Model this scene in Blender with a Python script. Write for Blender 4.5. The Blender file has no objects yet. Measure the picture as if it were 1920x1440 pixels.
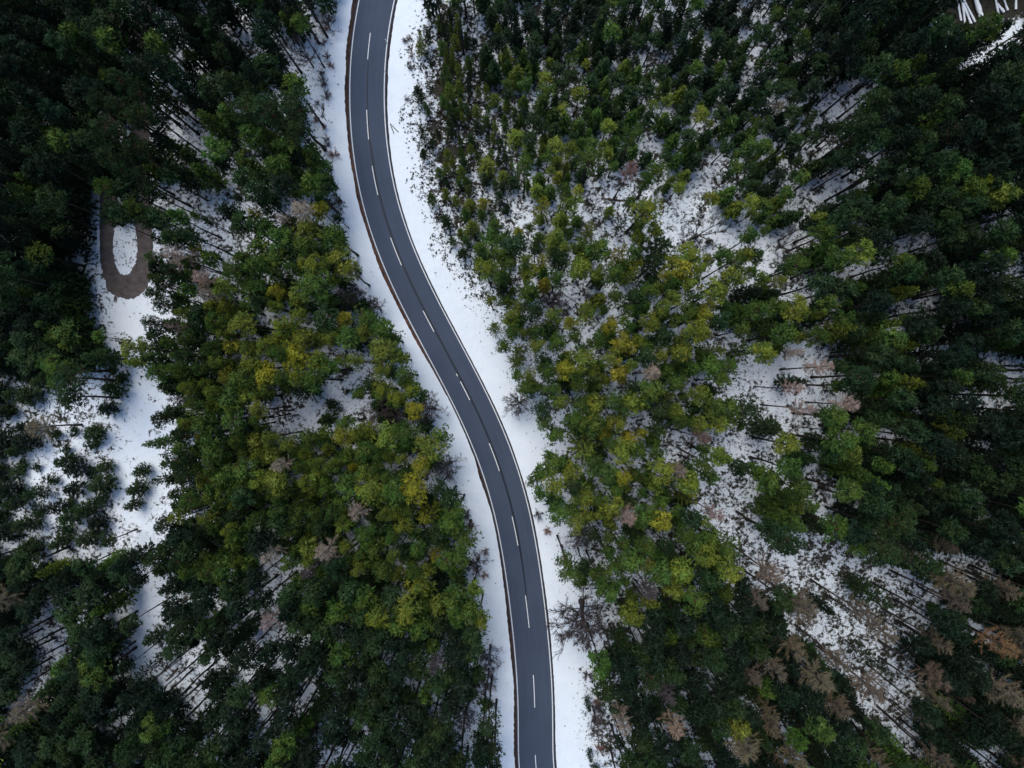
import bpy, math, random
import numpy as np

random.seed(7)
RNG = np.random.default_rng(7)
S = bpy.context.scene
R = math.radians

# ------------------------------------------------------------------ camera
CAM_H = 120.0          # drone height (m), looking straight down
MPP = 0.09             # metres of ground per pixel of the 1920 x 1440 photograph
cam = bpy.data.cameras.new('camera')
cam_ob = bpy.data.objects.new('camera', cam)
S.collection.objects.link(cam_ob)
cam_ob.location = (0, 0, CAM_H)
cam_ob.rotation_euler = (0, 0, 0)
cam.sensor_fit = 'HORIZONTAL'
cam.angle = 2 * math.atan(960 * MPP / CAM_H)
cam.clip_start = 0.5
cam.clip_end = 6000
S.camera = cam_ob

# ------------------------------------------------------------------ sky and sun (soft, thin overcast)
SUN_EL, SUN_AZ = 64, 330       # degrees; azimuth clockwise from +Y
w = bpy.data.worlds.new('World'); S.world = w; w.use_nodes = True
nt = w.node_tree; nt.nodes.clear()
sky = nt.nodes.new('ShaderNodeTexSky'); sky.sky_type = 'NISHITA'; sky.sun_disc = False
sky.sun_elevation = R(SUN_EL); sky.sun_rotation = R(SUN_AZ)
sky.air_density = 1.0; sky.dust_density = 0.6; sky.ozone_density = 1.0
bg = nt.nodes.new('ShaderNodeBackground'); bg.inputs['Strength'].default_value = 0.13
wo = nt.nodes.new('ShaderNodeOutputWorld')
nt.links.new(sky.outputs[0], bg.inputs[0]); nt.links.new(bg.outputs[0], wo.inputs[0])
sl = bpy.data.lights.new('sun', 'SUN'); sl.energy = 1.5; sl.angle = R(36); sl.color = (1.0, 0.96, 0.88)
so = bpy.data.objects.new('sun', sl); S.collection.objects.link(so)
so.rotation_euler = (R(90 - SUN_EL), 0, R(180 - SUN_AZ))
S.view_settings.view_transform = 'Standard'
S.view_settings.look = 'None'
S.view_settings.gamma = 1.0
S.view_settings.use_curve_mapping = False
S.view_settings.exposure = 0.66
S.cycles.max_bounces = 5; S.cycles.diffuse_bounces = 3; S.cycles.glossy_bounces = 1; S.cycles.transmission_bounces = 3; S.cycles.transparent_max_bounces = 4

# ------------------------------------------------------------------ helpers
def px(u, v, z=0.0):
    """photo pixel -> point on the horizontal plane at height z"""
    k = MPP * (1 - z / CAM_H)
    return ((u - 960) * k, (720 - v) * k, z)

def to_px(x, y, z=0.0):
    k = MPP * (1 - z / CAM_H)
    return 960 + x / k, 720 - y / k

def link(o, parent=None):
    S.collection.objects.link(o)
    if parent is not None: o.parent = parent
    return o

def mesh_np(name, V, F, mats, attrs=None, fmat=None, smooth=False):
    """V (n,3), F list/array of tris (m,3) or quads (m,4)"""
    V = np.asarray(V, np.float32); F = np.asarray(F, np.int32)
    me = bpy.data.meshes.new(name)
    k = F.shape[1]
    me.vertices.add(len(V)); me.vertices.foreach_set('co', V.ravel())
    me.loops.add(F.size); me.loops.foreach_set('vertex_index', F.ravel())
    me.polygons.add(len(F))
    me.polygons.foreach_set('loop_start', np.arange(0, F.size, k, dtype=np.int32))
    me.polygons.foreach_set('loop_total', np.full(len(F), k, np.int32))
    for m in mats: me.materials.append(m)
    if fmat is not None: me.polygons.foreach_set('material_index', np.asarray(fmat, np.int32))
    if smooth: me.polygons.foreach_set('use_smooth', np.ones(len(F), bool))
    me.update(calc_edges=True)
    for nm, (typ, arr) in (attrs or {}).items():
        a = me.attributes.new(nm, typ, 'POINT')
        a.data.foreach_set('value' if typ == 'FLOAT' else 'color', np.asarray(arr, np.float32).ravel())
    return me

def tag(o, label=None, cat=None, group=None, kind=None):
    if label: o['label'] = label
    if cat: o['category'] = cat
    if group: o['group'] = group
    if kind: o['kind'] = kind
    return o

# ------------------------------------------------------------------ materials
def new_mat(name):
    m = bpy.data.materials.new(name); m.use_nodes = True
    n = m.node_tree.nodes; n.clear()
    out = n.new('ShaderNodeOutputMaterial')
    return m, n, m.node_tree.links, out

def noise(n, l, vec, scale, detail=4, rough=0.6):
    t = n.new('ShaderNodeTexNoise'); t.inputs['Scale'].default_value = scale
    t.inputs['Detail'].default_value = detail; t.inputs['Roughness'].default_value = rough
    if vec is not None: l.new(vec, t.inputs['Vector'])
    return t.outputs[0]

def ramp(n, l, fac, stops):
    r = n.new('ShaderNodeValToRGB'); e = r.color_ramp.elements
    while len(e) < len(stops): e.new(0.5)
    for i, (p, c) in enumerate(stops):
        e[i].position = p; e[i].color = (*c, 1) if len(c) == 3 else c
    l.new(fac, r.inputs[0]); return r.outputs[0]

def mixc(n, l, fac, a, b, blend='MIX'):
    m = n.new('ShaderNodeMix'); m.data_type = 'RGBA'; m.blend_type = blend
    for sock, val in ((m.inputs[0], fac), (m.inputs[6], a), (m.inputs[7], b)):
        if hasattr(val, 'is_linked'): l.new(val, sock)
        elif isinstance(val, (int, float)): sock.default_value = val
        else: sock.default_value = (*val, 1)
    return m.outputs[2]

def math_n(n, l, op, a, b=None):
    m = n.new('ShaderNodeMath'); m.operation = op
    for i, val in enumerate((a, b)):
        if val is None: continue
        if hasattr(val, 'is_linked'): l.new(val, m.inputs[i])
        else: m.inputs[i].default_value = val
    return m.outputs[0]

def foliage_mat(name, from_attr):
    m, n, l, out = new_mat(name)
    if from_attr:
        a = n.new('ShaderNodeAttribute'); a.attribute_name = 'tint'
        col, alpha = a.outputs['Color'], a.outputs['Alpha']
    else:
        oi = n.new('ShaderNodeObjectInfo'); col, alpha = oi.outputs['Color'], oi.outputs['Alpha']
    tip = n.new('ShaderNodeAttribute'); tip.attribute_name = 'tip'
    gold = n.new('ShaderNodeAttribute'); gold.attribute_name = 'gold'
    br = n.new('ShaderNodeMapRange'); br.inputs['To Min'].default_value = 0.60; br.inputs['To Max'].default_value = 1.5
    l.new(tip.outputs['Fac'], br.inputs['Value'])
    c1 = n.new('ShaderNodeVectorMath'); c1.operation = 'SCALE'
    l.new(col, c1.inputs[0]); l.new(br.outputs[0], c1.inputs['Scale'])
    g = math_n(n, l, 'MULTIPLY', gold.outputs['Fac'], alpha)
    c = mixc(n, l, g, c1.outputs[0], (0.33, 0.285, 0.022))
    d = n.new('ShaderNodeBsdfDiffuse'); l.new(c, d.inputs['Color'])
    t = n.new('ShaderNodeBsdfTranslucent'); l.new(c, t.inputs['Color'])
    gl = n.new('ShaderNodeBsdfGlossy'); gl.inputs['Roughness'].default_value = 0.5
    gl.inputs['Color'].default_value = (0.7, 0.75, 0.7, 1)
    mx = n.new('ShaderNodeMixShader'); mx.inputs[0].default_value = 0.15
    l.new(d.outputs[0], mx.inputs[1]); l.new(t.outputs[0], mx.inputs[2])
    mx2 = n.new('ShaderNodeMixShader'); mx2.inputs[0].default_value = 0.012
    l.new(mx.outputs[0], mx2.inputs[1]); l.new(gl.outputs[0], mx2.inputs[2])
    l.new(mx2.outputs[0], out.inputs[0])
    return m

def bark_mat(name, low, high, z0, z1):
    m, n, l, out = new_mat(name)
    tc = n.new('ShaderNodeTexCoord')
    sx = n.new('ShaderNodeSeparateXYZ'); l.new(tc.outputs['Object'], sx.inputs[0])
    mr = n.new('ShaderNodeMapRange'); mr.inputs['From Min'].default_value = z0; mr.inputs['From Max'].default_value = z1
    l.new(sx.outputs['Z'], mr.inputs['Value'])
    ns = noise(n, l, tc.outputs['Object'], 3.0, 5, 0.7)
    c = mixc(n, l, mr.outputs[0], low, high)
    c = mixc(n, l, 1.0, c, ramp(n, l, ns, [(0.3, (0.55, 0.55, 0.55)), (0.7, (1.5, 1.45, 1.4))]), 'MULTIPLY')
    b = n.new('ShaderNodeBsdfPrincipled'); b.inputs['Roughness'].default_value = 0.95
    b.inputs['Specular IOR Level'].default_value = 0.15
    l.new(c, b.inputs['Base Color']); l.new(b.outputs[0], out.inputs[0])
    return m

def plain_mat(name, c0, c1, scale=2.0, rough=0.9):
    m, n, l, out = new_mat(name)
    tc = n.new('ShaderNodeTexCoord')
    ns = noise(n, l, tc.outputs['Object'], scale, 6, 0.65)
    c = ramp(n, l, ns, [(0.33, c0), (0.68, c1)])
    b = n.new('ShaderNodeBsdfPrincipled'); b.inputs['Roughness'].default_value = rough
    b.inputs['Specular IOR Level'].default_value = 0.2
    l.new(c, b.inputs['Base Color']); l.new(b.outputs[0], out.inputs[0])
    return m

def snow_ground_mat():
    m, n, l, out = new_mat('snow_ground')
    tc = n.new('ShaderNodeTexCoord'); P = tc.outputs['Object']
    lit = n.new('ShaderNodeAttribute'); lit.attribute_name = 'litter'
    big = noise(n, l, P, 0.09, 4, 0.6)
    fine = noise(n, l, P, 1.7, 7, 0.75)
    med = noise(n, l, P, 0.45, 5, 0.65)
    # bare soil and moss where the thin snow has gone: threshold moved by the litter map
    thr = math_n(n, l, 'ADD', math_n(n, l, 'MULTIPLY', fine, 0.7), math_n(n, l, 'MULTIPLY', med, 0.45))
    thr = math_n(n, l, 'ADD', thr, math_n(n, l, 'MULTIPLY', big, 0.12))
    thr = math_n(n, l, 'ADD', thr, math_n(n, l, 'MULTIPLY', lit.outputs['Fac'], 0.15))
    fac = n.new('ShaderNodeMapRange'); fac.inputs['From Min'].default_value = 0.745; fac.inputs['From Max'].default_value = 0.80
    l.new(thr, fac.inputs['Value'])
    sn = math_n(n, l, 'ADD', math_n(n, l, 'MULTIPLY', med, 0.5), math_n(n, l, 'MULTIPLY', noise(n, l, P, 4.5, 6, 0.8), 0.5))
    snowc = ramp(n, l, sn, [(0.32, (0.66, 0.71, 0.76)), (0.44, (0.78, 0.83, 0.87)), (0.7, (0.86, 0.89, 0.90))])
    soil = ramp(n, l, noise(n, l, P, 2.3, 5, 0.7), [(0.3, (0.018, 0.019, 0.014)), (0.55, (0.036, 0.032, 0.022)), (0.75, (0.065, 0.048, 0.034))])
    c = mixc(n, l, fac.outputs[0], snowc, soil)
    b = n.new('ShaderNodeBsdfPrincipled'); b.inputs['Roughness'].default_value = 0.75
    b.inputs['Specular IOR Level'].default_value = 0.2
    l.new(c, b.inputs['Base Color'])
    bp = n.new('ShaderNodeBump'); bp.inputs['Strength'].default_value = 0.55; bp.inputs['Distance'].default_value = 0.3
    hh = math_n(n, l, 'ADD', noise(n, l, P, 0.8, 8, 0.65), math_n(n, l, 'MULTIPLY', fac.outputs[0], -0.3))
    l.new(hh, bp.inputs['Height']); l.new(bp.outputs[0], b.inputs['Normal'])
    l.new(b.outputs[0], out.inputs[0])
    return m

def asphalt_mat():
    m, n, l, out = new_mat('asphalt')
    tc = n.new('ShaderNodeTexCoord'); P = tc.outputs['Object']
    ac = n.new('ShaderNodeAttribute'); ac.attribute_name = 'across'
    al = n.new('ShaderNodeAttribute'); al.attribute_name = 'along'
    cb = n.new('ShaderNodeCombineXYZ')
    l.new(math_n(n, l, 'MULTIPLY', ac.outputs['Fac'], 2.2), cb.inputs[0])
    l.new(math_n(n, l, 'MULTIPLY', al.outputs['Fac'], 0.045), cb.inputs[1])
    streak = noise(n, l, cb.outputs[0], 1.6, 5, 0.6)
    grain = noise(n, l, P, 9.0, 3, 0.8)
    blot = noise(n, l, P, 0.22, 4, 0.55)
    v = math_n(n, l, 'ADD', math_n(n, l, 'MULTIPLY', streak, 0.45), math_n(n, l, 'MULTIPLY', grain, 0.25))
    v = math_n(n, l, 'ADD', v, math_n(n, l, 'MULTIPLY', blot, 0.3))
    c = ramp(n, l, v, [(0.30, (0.040, 0.054, 0.078)), (0.5, (0.054, 0.070, 0.103)), (0.72, (0.070, 0.086, 0.120))])
    b = n.new('ShaderNodeBsdfPrincipled'); b.inputs['Roughness'].default_value = 0.8
    b.inputs['Specular IOR Level'].default_value = 0.25
    l.new(c, b.inputs['Base Color'])
    bp = n.new('ShaderNodeBump'); bp.inputs['Strength'].default_value = 0.3; bp.inputs['Distance'].default_value = 0.02
    l.new(grain, bp.inputs['Height']); l.new(bp.outputs[0], b.inputs['Normal'])
    l.new(b.outputs[0], out.inputs[0])
    return m

def paint_mat():
    m, n, l, out = new_mat('road_paint')
    tc = n.new('ShaderNodeTexCoord'); P = tc.outputs['Object']
    ns = noise(n, l, P, 5.0, 5, 0.75)
    c = ramp(n, l, ns, [(0.33, (0.25, 0.25, 0.26)), (0.46, (0.70, 0.70, 0.69)), (0.7, (0.82, 0.81, 0.78))])
    b = n.new('ShaderNodeBsdfPrincipled'); b.inputs['Roughness'].default_value = 0.7
    l.new(c, b.inputs['Base Color']); l.new(b.outputs[0], out.inputs[0])
    return m

M = {}
M['fol'] = foliage_mat('needles', False)
M['fol_attr'] = foliage_mat('needles_far', True)
M['bark_pine'] = bark_mat('bark_pine', (0.035, 0.028, 0.024), (0.13, 0.062, 0.034), 9, 17)
M['bark'] = bark_mat('bark_dark', (0.034, 0.029, 0.026), (0.045, 0.036, 0.03), 0, 20)
M['bark_grey'] = bark_mat('bark_grey', (0.045, 0.038, 0.034), (0.085, 0.068, 0.06), 2, 10)
M['twig'] = foliage_mat('twigs', False)
M['snow'] = snow_ground_mat()
M['asphalt'] = asphalt_mat()
M['paint'] = paint_mat()
M['tar'] = plain_mat('tar_seal', (0.012, 0.016, 0.026), (0.018, 0.024, 0.036), 3.0, 0.55)
M['soil'] = plain_mat('verge_soil', (0.030, 0.018, 0.014), (0.15, 0.068, 0.042), 1.1)
M['soil_dark'] = plain_mat('verge_soil_wet', (0.014, 0.012, 0.012), (0.05, 0.036, 0.03), 1.3)
M['soil_brown'] = plain_mat('verge_soil_brown', (0.018, 0.013, 0.012), (0.075, 0.044, 0.034), 1.2)
M['gravel'] = plain_mat('gravel', (0.065, 0.054, 0.050), (0.13, 0.108, 0.10), 0.9)
M['log'] = plain_mat('log_wood', (0.05, 0.036, 0.028), (0.11, 0.08, 0.06), 3.0)
M['snowcap'] = plain_mat('snow_cap', (0.78, 0.81, 0.85), (0.87, 0.88, 0.90), 1.5, 0.8)
M['post_white'] = plain_mat('post_plastic', (0.74, 0.74, 0.73), (0.80, 0.80, 0.79), 4.0, 0.5)
M['post_black'] = plain_mat('post_band', (0.02, 0.02, 0.02), (0.03, 0.03, 0.03), 4.0, 0.5)
M['reflector'] = plain_mat('reflector', (0.55, 0.30, 0.08), (0.65, 0.38, 0.1), 8.0, 0.25)
M['pole'] = plain_mat('pole_wood', (0.03, 0.024, 0.02), (0.06, 0.045, 0.036), 4.0)

# ------------------------------------------------------------------ road trace (photo pixels on the ground plane)
LE = [(671.7,0),(665,50),(660,90),(656.7,133),(655,183),(656,227),(660,273),(666.7,320),(675,363),(686.7,410),(705,475),
      (728.3,523),(750,566.7),(773.3,613),(791.7,650),(813.3,693),(836.7,736.7),(860,780),(878.3,816.7),(893.3,856.7),
      (905,893.3),(916.7,936.7),(925,960),(935,1003),(945,1053),(953.3,1106.7),(960,1163),(966,1226.7),(970,1280),(972.7,1343),(974,1440)]
RE = [(740,0),(731.7,40),(725,83),(721,133),(720,177),(722.7,227),(727.3,277),(735,327),(746.7,377),(761.7,423),(780,473),
      (796.7,510),(816.7,551.7),(840,600),(863.3,643),(886.7,685),(910,730),(930,770),(946.7,806.7),(960,843),(970,876.7),
      (980,910),(993.3,960),(1001.7,1000),(1010,1050),(1016.7,1096.7),(1023.3,1150),(1028.3,1210),(1032.7,1266.7),(1035,1320),(1036.7,1440)]
yy = np.arange(0, 1441, 4.0)
xl = np.interp(yy, [p[1] for p in LE], [p[0] for p in LE]); xr = np.interp(yy, [p[1] for p in RE], [p[0] for p in RE])
pf = np.polynomial.Polynomial.fit(yy, (xl + xr) / 2, 9)
cy = np.arange(-6, 1447, 3.0); cx = pf(cy)
# carry the road on past the frame along its end tangents (gently curving)
def extend(x0, y0, dx, dy, curve, n, step=6.0):
    pts = []; a = math.atan2(dy, dx)
    for i in range(n):
        a += curve; x0 += math.cos(a) * step; y0 += math.sin(a) * step; pts.append((x0, y0))
    return pts
top = extend(cx[0], cy[0], cx[0]-cx[3], cy[0]-cy[3], 0.006, 220)
bot = extend(cx[-1], cy[-1], cx[-1]-cx[-4], cy[-1]-cy[-4], 0.0008, 220)
CPX = np.array(top[::-1] + list(zip(cx, cy)) + bot)
CW = np.column_stack([(CPX[:, 0] - 960) * MPP, (720 - CPX[:, 1]) * MPP])
seg = np.linalg.norm(np.diff(CW, axis=0), axis=1); ARC = np.concatenate([[0], np.cumsum(seg)])
s_even = np.arange(0, ARC[-1], 0.5)
CW = np.column_stack([np.interp(s_even, ARC, CW[:, 0]), np.interp(s_even, ARC, CW[:, 1])]); ARC = s_even
T = np.gradient(CW, axis=0); T /= np.linalg.norm(T, axis=1)[:, None]
NRM = np.column_stack([T[:, 1], -T[:, 0]])     # travelling down the picture: NRM points to the picture's left
if NRM[len(NRM)//2, 0] > 0: NRM = -NRM         # make NRM point to -X (left side)
CV = 720 - CW[:, 1] / MPP                       # photo row of each station
HALF = 32.5 * MPP

def road_dist(x, y):
    x = np.atleast_1d(x); y = np.atleast_1d(y)
    d = np.full(x.shape, 1e9)
    c = CW[::6]
    for i in range(0, len(x), 20000):
        dx = x[i:i+20000, None] - c[None, :, 0]; dy = y[i:i+20000, None] - c[None, :, 1]
        d[i:i+20000] = np.sqrt((dx * dx + dy * dy).min(axis=1))
    return d

def ground_z(x, y, d=None):
    x = np.asarray(x, float); y = np.asarray(y, float)
    if d is None: d = road_dist(x.ravel(), y.ravel()).reshape(x.shape)
    k = np.clip((d - 4.5) / 11.0, 0, 1); k = k * k * (3 - 2 * k)
    h = 0.55 * np.sin(x * 0.071 + 1.3) * np.cos(y * 0.063 - 0.4) + 0.30 * np.sin(x * 0.17 - y * 0.13) + 0.16 * np.sin(x * 0.41 + y * 0.33 + 2)
    ku, kv = 960 + x / MPP, 720 - y / MPP
    kt = np.clip((np.hypot((ku - 235) / 80, (kv - 400) / 230) - 1.0) / 0.6, 0, 1)     # level round the hairpin
    return -0.12 + k * kt * h

# ------------------------------------------------------------------ open places, in photo pixels
def G(ox, oy, s, pts): return np.array([(ox + x / s, oy + y / s) for x, y in pts])
GAPS = []
def g(ox, oy, *polys):
    for p in polys: GAPS.append(G(ox, oy, 3.0, p))
g(0, 0,
  [(990,530),(1060,590),(1180,760),(1130,900),(1060,830),(960,740),(930,800),(960,680)],
  [(890,1080),(1010,1010),(1130,1080),(1240,1010),(1290,980),(1330,1040),(1300,1090),(1220,1120),(1240,1180),(1000,1190),(920,1120)],
  [(1280,190),(1340,120),(1420,60),(1480,150),(1400,230),(1300,220)],
  [(1740,0),(1900,0),(1850,230),(1800,400),(1840,640),(1870,860),(1900,1000),(1830,920),(1790,760),(1780,500),(1660,330),(1580,220),(1620,190),(1720,260),(1760,150)],
  [(1100,430),(1200,330),(1240,250),(1190,450),(1130,470)], [(680,760),(800,680),(830,720),(770,850),(690,820)],
  [(1560,1160),(1640,1080),(1650,1150),(1620,1230)],
  [(480,1040),(530,980),(550,1200),(520,1240),(560,1440),(460,1440),(510,1300)],
  [(570,1250),(650,1290),(740,1260),(840,1300),(850,1440),(560,1440)],
  [(1180,1240),(1330,1300),(1280,1440),(1130,1400)], [(1260,780),(1340,760),(1420,830),(1340,870)],
  [(900,330),(1000,270),(1060,180),(1040,260),(960,370)])
g(1280, 0,
  [(750,560),(870,480),(960,470),(1060,420),(1070,500),(960,570),(970,680),(780,690)], [(640,870),(830,760),(930,790),(880,840),(720,900)],
  [(70,960),(180,890),(260,920),(220,1010),(170,1050),(110,1120),(0,1160),(0,1050)], [(620,1090),(820,960),(1050,980),(950,1070),(700,1180),(650,1180)],
  [(850,1210),(1010,1110),(950,1180)], [(1040,830),(1130,870),(1090,880)],
  [(0,1170),(180,1150),(260,1250),(400,1220),(440,1290),(330,1290),(260,1370),(140,1420),(0,1370)],
  [(450,1290),(520,1330),(690,1330),(650,1380),(560,1430),(490,1400)], [(1700,1220),(1870,1180),(1860,1280),(1800,1290)],
  [(1720,250),(1850,170),(1920,130),(1920,220),(1800,270)], [(1540,0),(1700,0),(1720,100),(1560,120)], [(1760,0),(1920,0),(1910,80),(1790,90)],
  [(320,470),(380,340),(410,240),(440,250),(400,410),(350,490)], [(1180,1350),(1300,1320),(1420,1290),(1430,1360),(1230,1420)],
  [(1540,800),(1680,790),(1600,870)], [(440,60),(500,80),(480,150),(430,130)], [(1560,290),(1690,320),(1600,390)])
g(640, 0,
  [(610,30),(740,20),(860,180),(830,280),(760,170),(690,190),(620,170)],
  [(1360,1000),(1580,960),(1640,1070),(1560,1120),(1400,1120)], [(1340,1160),(1600,1130),(1600,1240),(1500,1290),(1360,1200)],
  [(900,1100),(1060,1070),(1040,1300),(960,1290),(880,1210)], [(780,1000),(900,1040),(940,1100),(800,1060)],
  [(1700,1090),(1920,1080),(1920,1300),(1800,1320),(1790,1150)], [(1480,1340),(1640,1280),(1650,1400),(1530,1420)],
  [(1420,760),(1530,740),(1500,800)], [(1650,300),(1800,240),(1830,330),(1720,400)], [(1680,780),(1830,700),(1820,850),(1700,850)],
  [(310,0),(430,0),(440,300),(420,560),(500,640),(620,700),(700,620),(800,620),(780,800),(640,830),(560,1000),(430,1060),(560,1200),(640,1290),(700,1440),(420,1440),(360,1250),(250,700),(240,530)])
g(640, 480,
  [(430,0),(740,0),(640,80),(720,130),(830,180),(800,240),(900,290),(830,400),(900,600),(940,740),(1080,880),(1180,980),(1100,1100),(1100,1180),(1020,1230),(1050,1290),(1100,1440),(840,1440),(700,1000),(420,430),(190,0),(100,0),(150,120),(220,270),(290,360),(400,480),(380,560),(420,680),(440,750),(520,760),(600,840),(560,900),(560,950),(640,980),(600,1080),(660,1100),(640,1180),(560,1240),(640,1300),(700,1380),(720,1440),(1050,1440),(700,600)],
  [(1180,220),(1350,160),(1420,190),(1330,280),(1210,290)], [(1460,320),(1600,250),(1640,260),(1500,350)], [(1370,390),(1450,400),(1440,470),(1390,450)],
  [(1460,760),(1580,680),(1700,700),(1620,770),(1480,790)], [(1620,870),(1790,880),(1700,960),(1640,990)], [(1810,1060),(1920,1000),(1920,1130),(1840,1170)],
  [(1340,1180),(1430,1260),(1380,1300)],
  [(0,640),(90,640),(180,640),(200,680),(80,700),(60,800),(160,810),(110,850),(130,930),(60,960),(0,890)], [(210,1080),(310,1090),(250,1120)], [(310,1140),(390,1180),(330,1190)])
g(1280, 480,
  [(330,590),(480,590),(560,600),(650,560),(700,500),(780,500),(850,540),(860,640),(780,740),(930,760),(930,800),(820,850),(700,880),(780,960),(720,1040),(560,1000),(560,900),(440,880),(290,840),(240,800),(280,670)],
  [(1790,580),(1920,540),(1920,720),(1840,730)], [(1650,800),(1800,780),(1830,900),(1660,850)], [(1650,530),(1700,480),(1760,560),(1740,600)],
  [(1310,500),(1460,450),(1550,440),(1520,520),(1370,530)], [(1800,50),(1920,0),(1920,180),(1850,150)], [(900,50),(1010,20),(1170,30),(1000,140),(950,90)],
  [(1160,270),(1340,220),(1490,220),(1480,270),(1180,340)], [(560,170),(640,130),(740,140),(640,230),(570,220)], [(250,290),(340,250),(300,330)], [(130,60),(260,110),(170,210)],
  [(440,20),(560,0),(560,50),(450,60)], [(230,450),(390,440),(370,500),(290,560),(240,500)], [(0,1000),(60,1010),(70,1130),(0,1120)],
  [(180,1040),(330,980),(520,1090),(510,1190),(380,1150),(290,1090)], [(250,1240),(330,1240),(420,1290),(450,1340),(400,1440),(80,1400),(150,1320)],
  [(720,1200),(820,1170),(860,1220),(860,1300),(940,1400),(930,1440),(800,1440),(700,1320)], [(1060,970),(1120,980),(1290,1050),(1140,1090)],
  [(1630,1010),(1820,1080),(1800,1190),(1720,1120)], [(1640,1330),(1740,1350),(1790,1440),(1700,1440)])
g(1280, 960,
  [(200,20),(330,0),(460,150),(560,210),(640,270),(720,190),(700,100),(830,150),(940,270),(1060,280),(1270,320),(1440,460),(1300,560),(1400,640),(1260,730),(1300,800),(1280,980),(1330,1140),(1290,1200),(1360,1300),(1330,1400),(1230,1330),(1180,1200),(1100,1150),(960,1080),(1060,1040),(1140,1000),(1090,920),(930,850),(700,700),(560,620),(760,590),(860,560),(780,460),(560,430),(480,440),(300,300),(330,190)],
  [(1370,240),(1600,230),(1700,290),(1750,380),(1680,400),(1500,330)], [(1560,620),(1700,610),(1780,720),(1640,680)], [(1680,820),(1790,870),(1790,960),(1700,940)],
  [(1620,1310),(1760,1320),(1830,1360),(1720,1440),(1680,1420)], [(280,1150),(390,1130),(400,1200)], [(1420,1220),(1500,1250),(1440,1280)], [(640,1370),(720,1360),(700,1420)])
g(640, 960,
  [(720,0),(780,90),(760,220),(830,300),(820,420),(780,480),(830,560),(850,690),(790,770),(880,820),(870,960),(870,1040),(920,1090),(930,1200),(890,1260),(940,1390),(910,1440),(900,1700),(1560,1700),(1560,1440),(1530,1320),(1550,1200),(1500,1080),(1420,970),(1350,880),(1480,760),(1480,450),(1240,430),(1200,400),(1200,200),(1260,130),(1210,90),(1120,0)],
  [(1280,140),(1480,130),(1500,260),(1380,280)],
  [(1610,390),(1700,330),(1790,370),(1750,480),(1640,460)], [(400,880),(440,960),(440,1110),(400,1080)], [(270,780),(310,800),(300,870)], [(510,1070),(550,1080),(530,1150)],
  [(680,1110),(780,1090),(770,1230),(690,1220)], [(100,1290),(140,1300),(60,1420),(0,1440),(0,1390)], [(590,1200),(660,1190),(640,1310)])
g(0, 960,
  [(150,30),(250,20),(320,60),(310,130),(210,180),(190,240),(150,200)], [(400,70),(500,90),(490,150),(410,130)], [(600,0),(700,0),(710,100),(720,170),(640,220),(560,280),(520,250),(560,150)],
  [(760,60),(820,0),(940,0),(880,80),(920,140),(830,270),(780,160)], [(220,240),(390,210),(480,240),(430,300),(250,270)], [(0,160),(80,200),(0,210)], [(0,310),(90,330),(60,380),(0,370)],
  [(800,380),(900,380),(920,470),(850,560),(930,580),(920,650),(880,700),(900,800),(880,920),(740,960),(770,750),(790,560)],
  [(190,640),(290,490),(330,590),(430,600),(330,650),(380,770),(260,900),(200,1010),(0,1260),(0,1110),(100,1050),(190,880),(200,780)],
  [(890,1080),(950,900),(1040,780),(1130,760),(1130,850),(1190,870),(1110,950),(1200,1040),(1180,1100),(1080,1100),(1020,1010)],
  [(1140,560),(1210,510),(1260,550),(1180,610)], [(980,500),(1060,510),(1040,580)], [(1170,720),(1230,740),(1200,780)], [(1230,820),(1310,800),(1280,930)],
  [(1330,960),(1350,880),(1440,810),(1480,830),(1400,930)], [(1470,210),(1560,230),(1640,340),(1560,420),(1460,490),(1500,330)], [(1340,580),(1430,580),(1370,650)],
  [(1130,220),(1240,110),(1150,240)], [(990,290),(1050,230),(1000,310)], [(1460,700),(1530,610),(1560,640),(1500,730)], [(1570,610),(1660,660),(1620,710)],
  [(1690,1120),(1710,960),(1790,890),(1780,960),(1720,1130)], [(1820,1120),(1850,960),(1910,930),(1880,1050)], [(1700,1150),(1830,1180),(1830,1250)],
  [(1450,1130),(1480,1030),(1560,1130),(1500,1180),(1470,1290)], [(1780,1400),(1810,1290),(1920,1340),(1840,1430)], [(1390,1350),(1440,1290),(1480,1320),(1430,1370)],
  [(1050,1280),(1180,1200),(1180,1260),(1100,1300)], [(590,1180),(680,1160),(690,1230),(640,1250)], [(630,1350),(670,1410),(730,1400),(720,1440),(630,1440)],
  [(640,500),(720,400),(780,410),(770,540),(700,510)], [(560,330),(640,300),(590,350)], [(340,370),(400,380),(360,430)])
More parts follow.
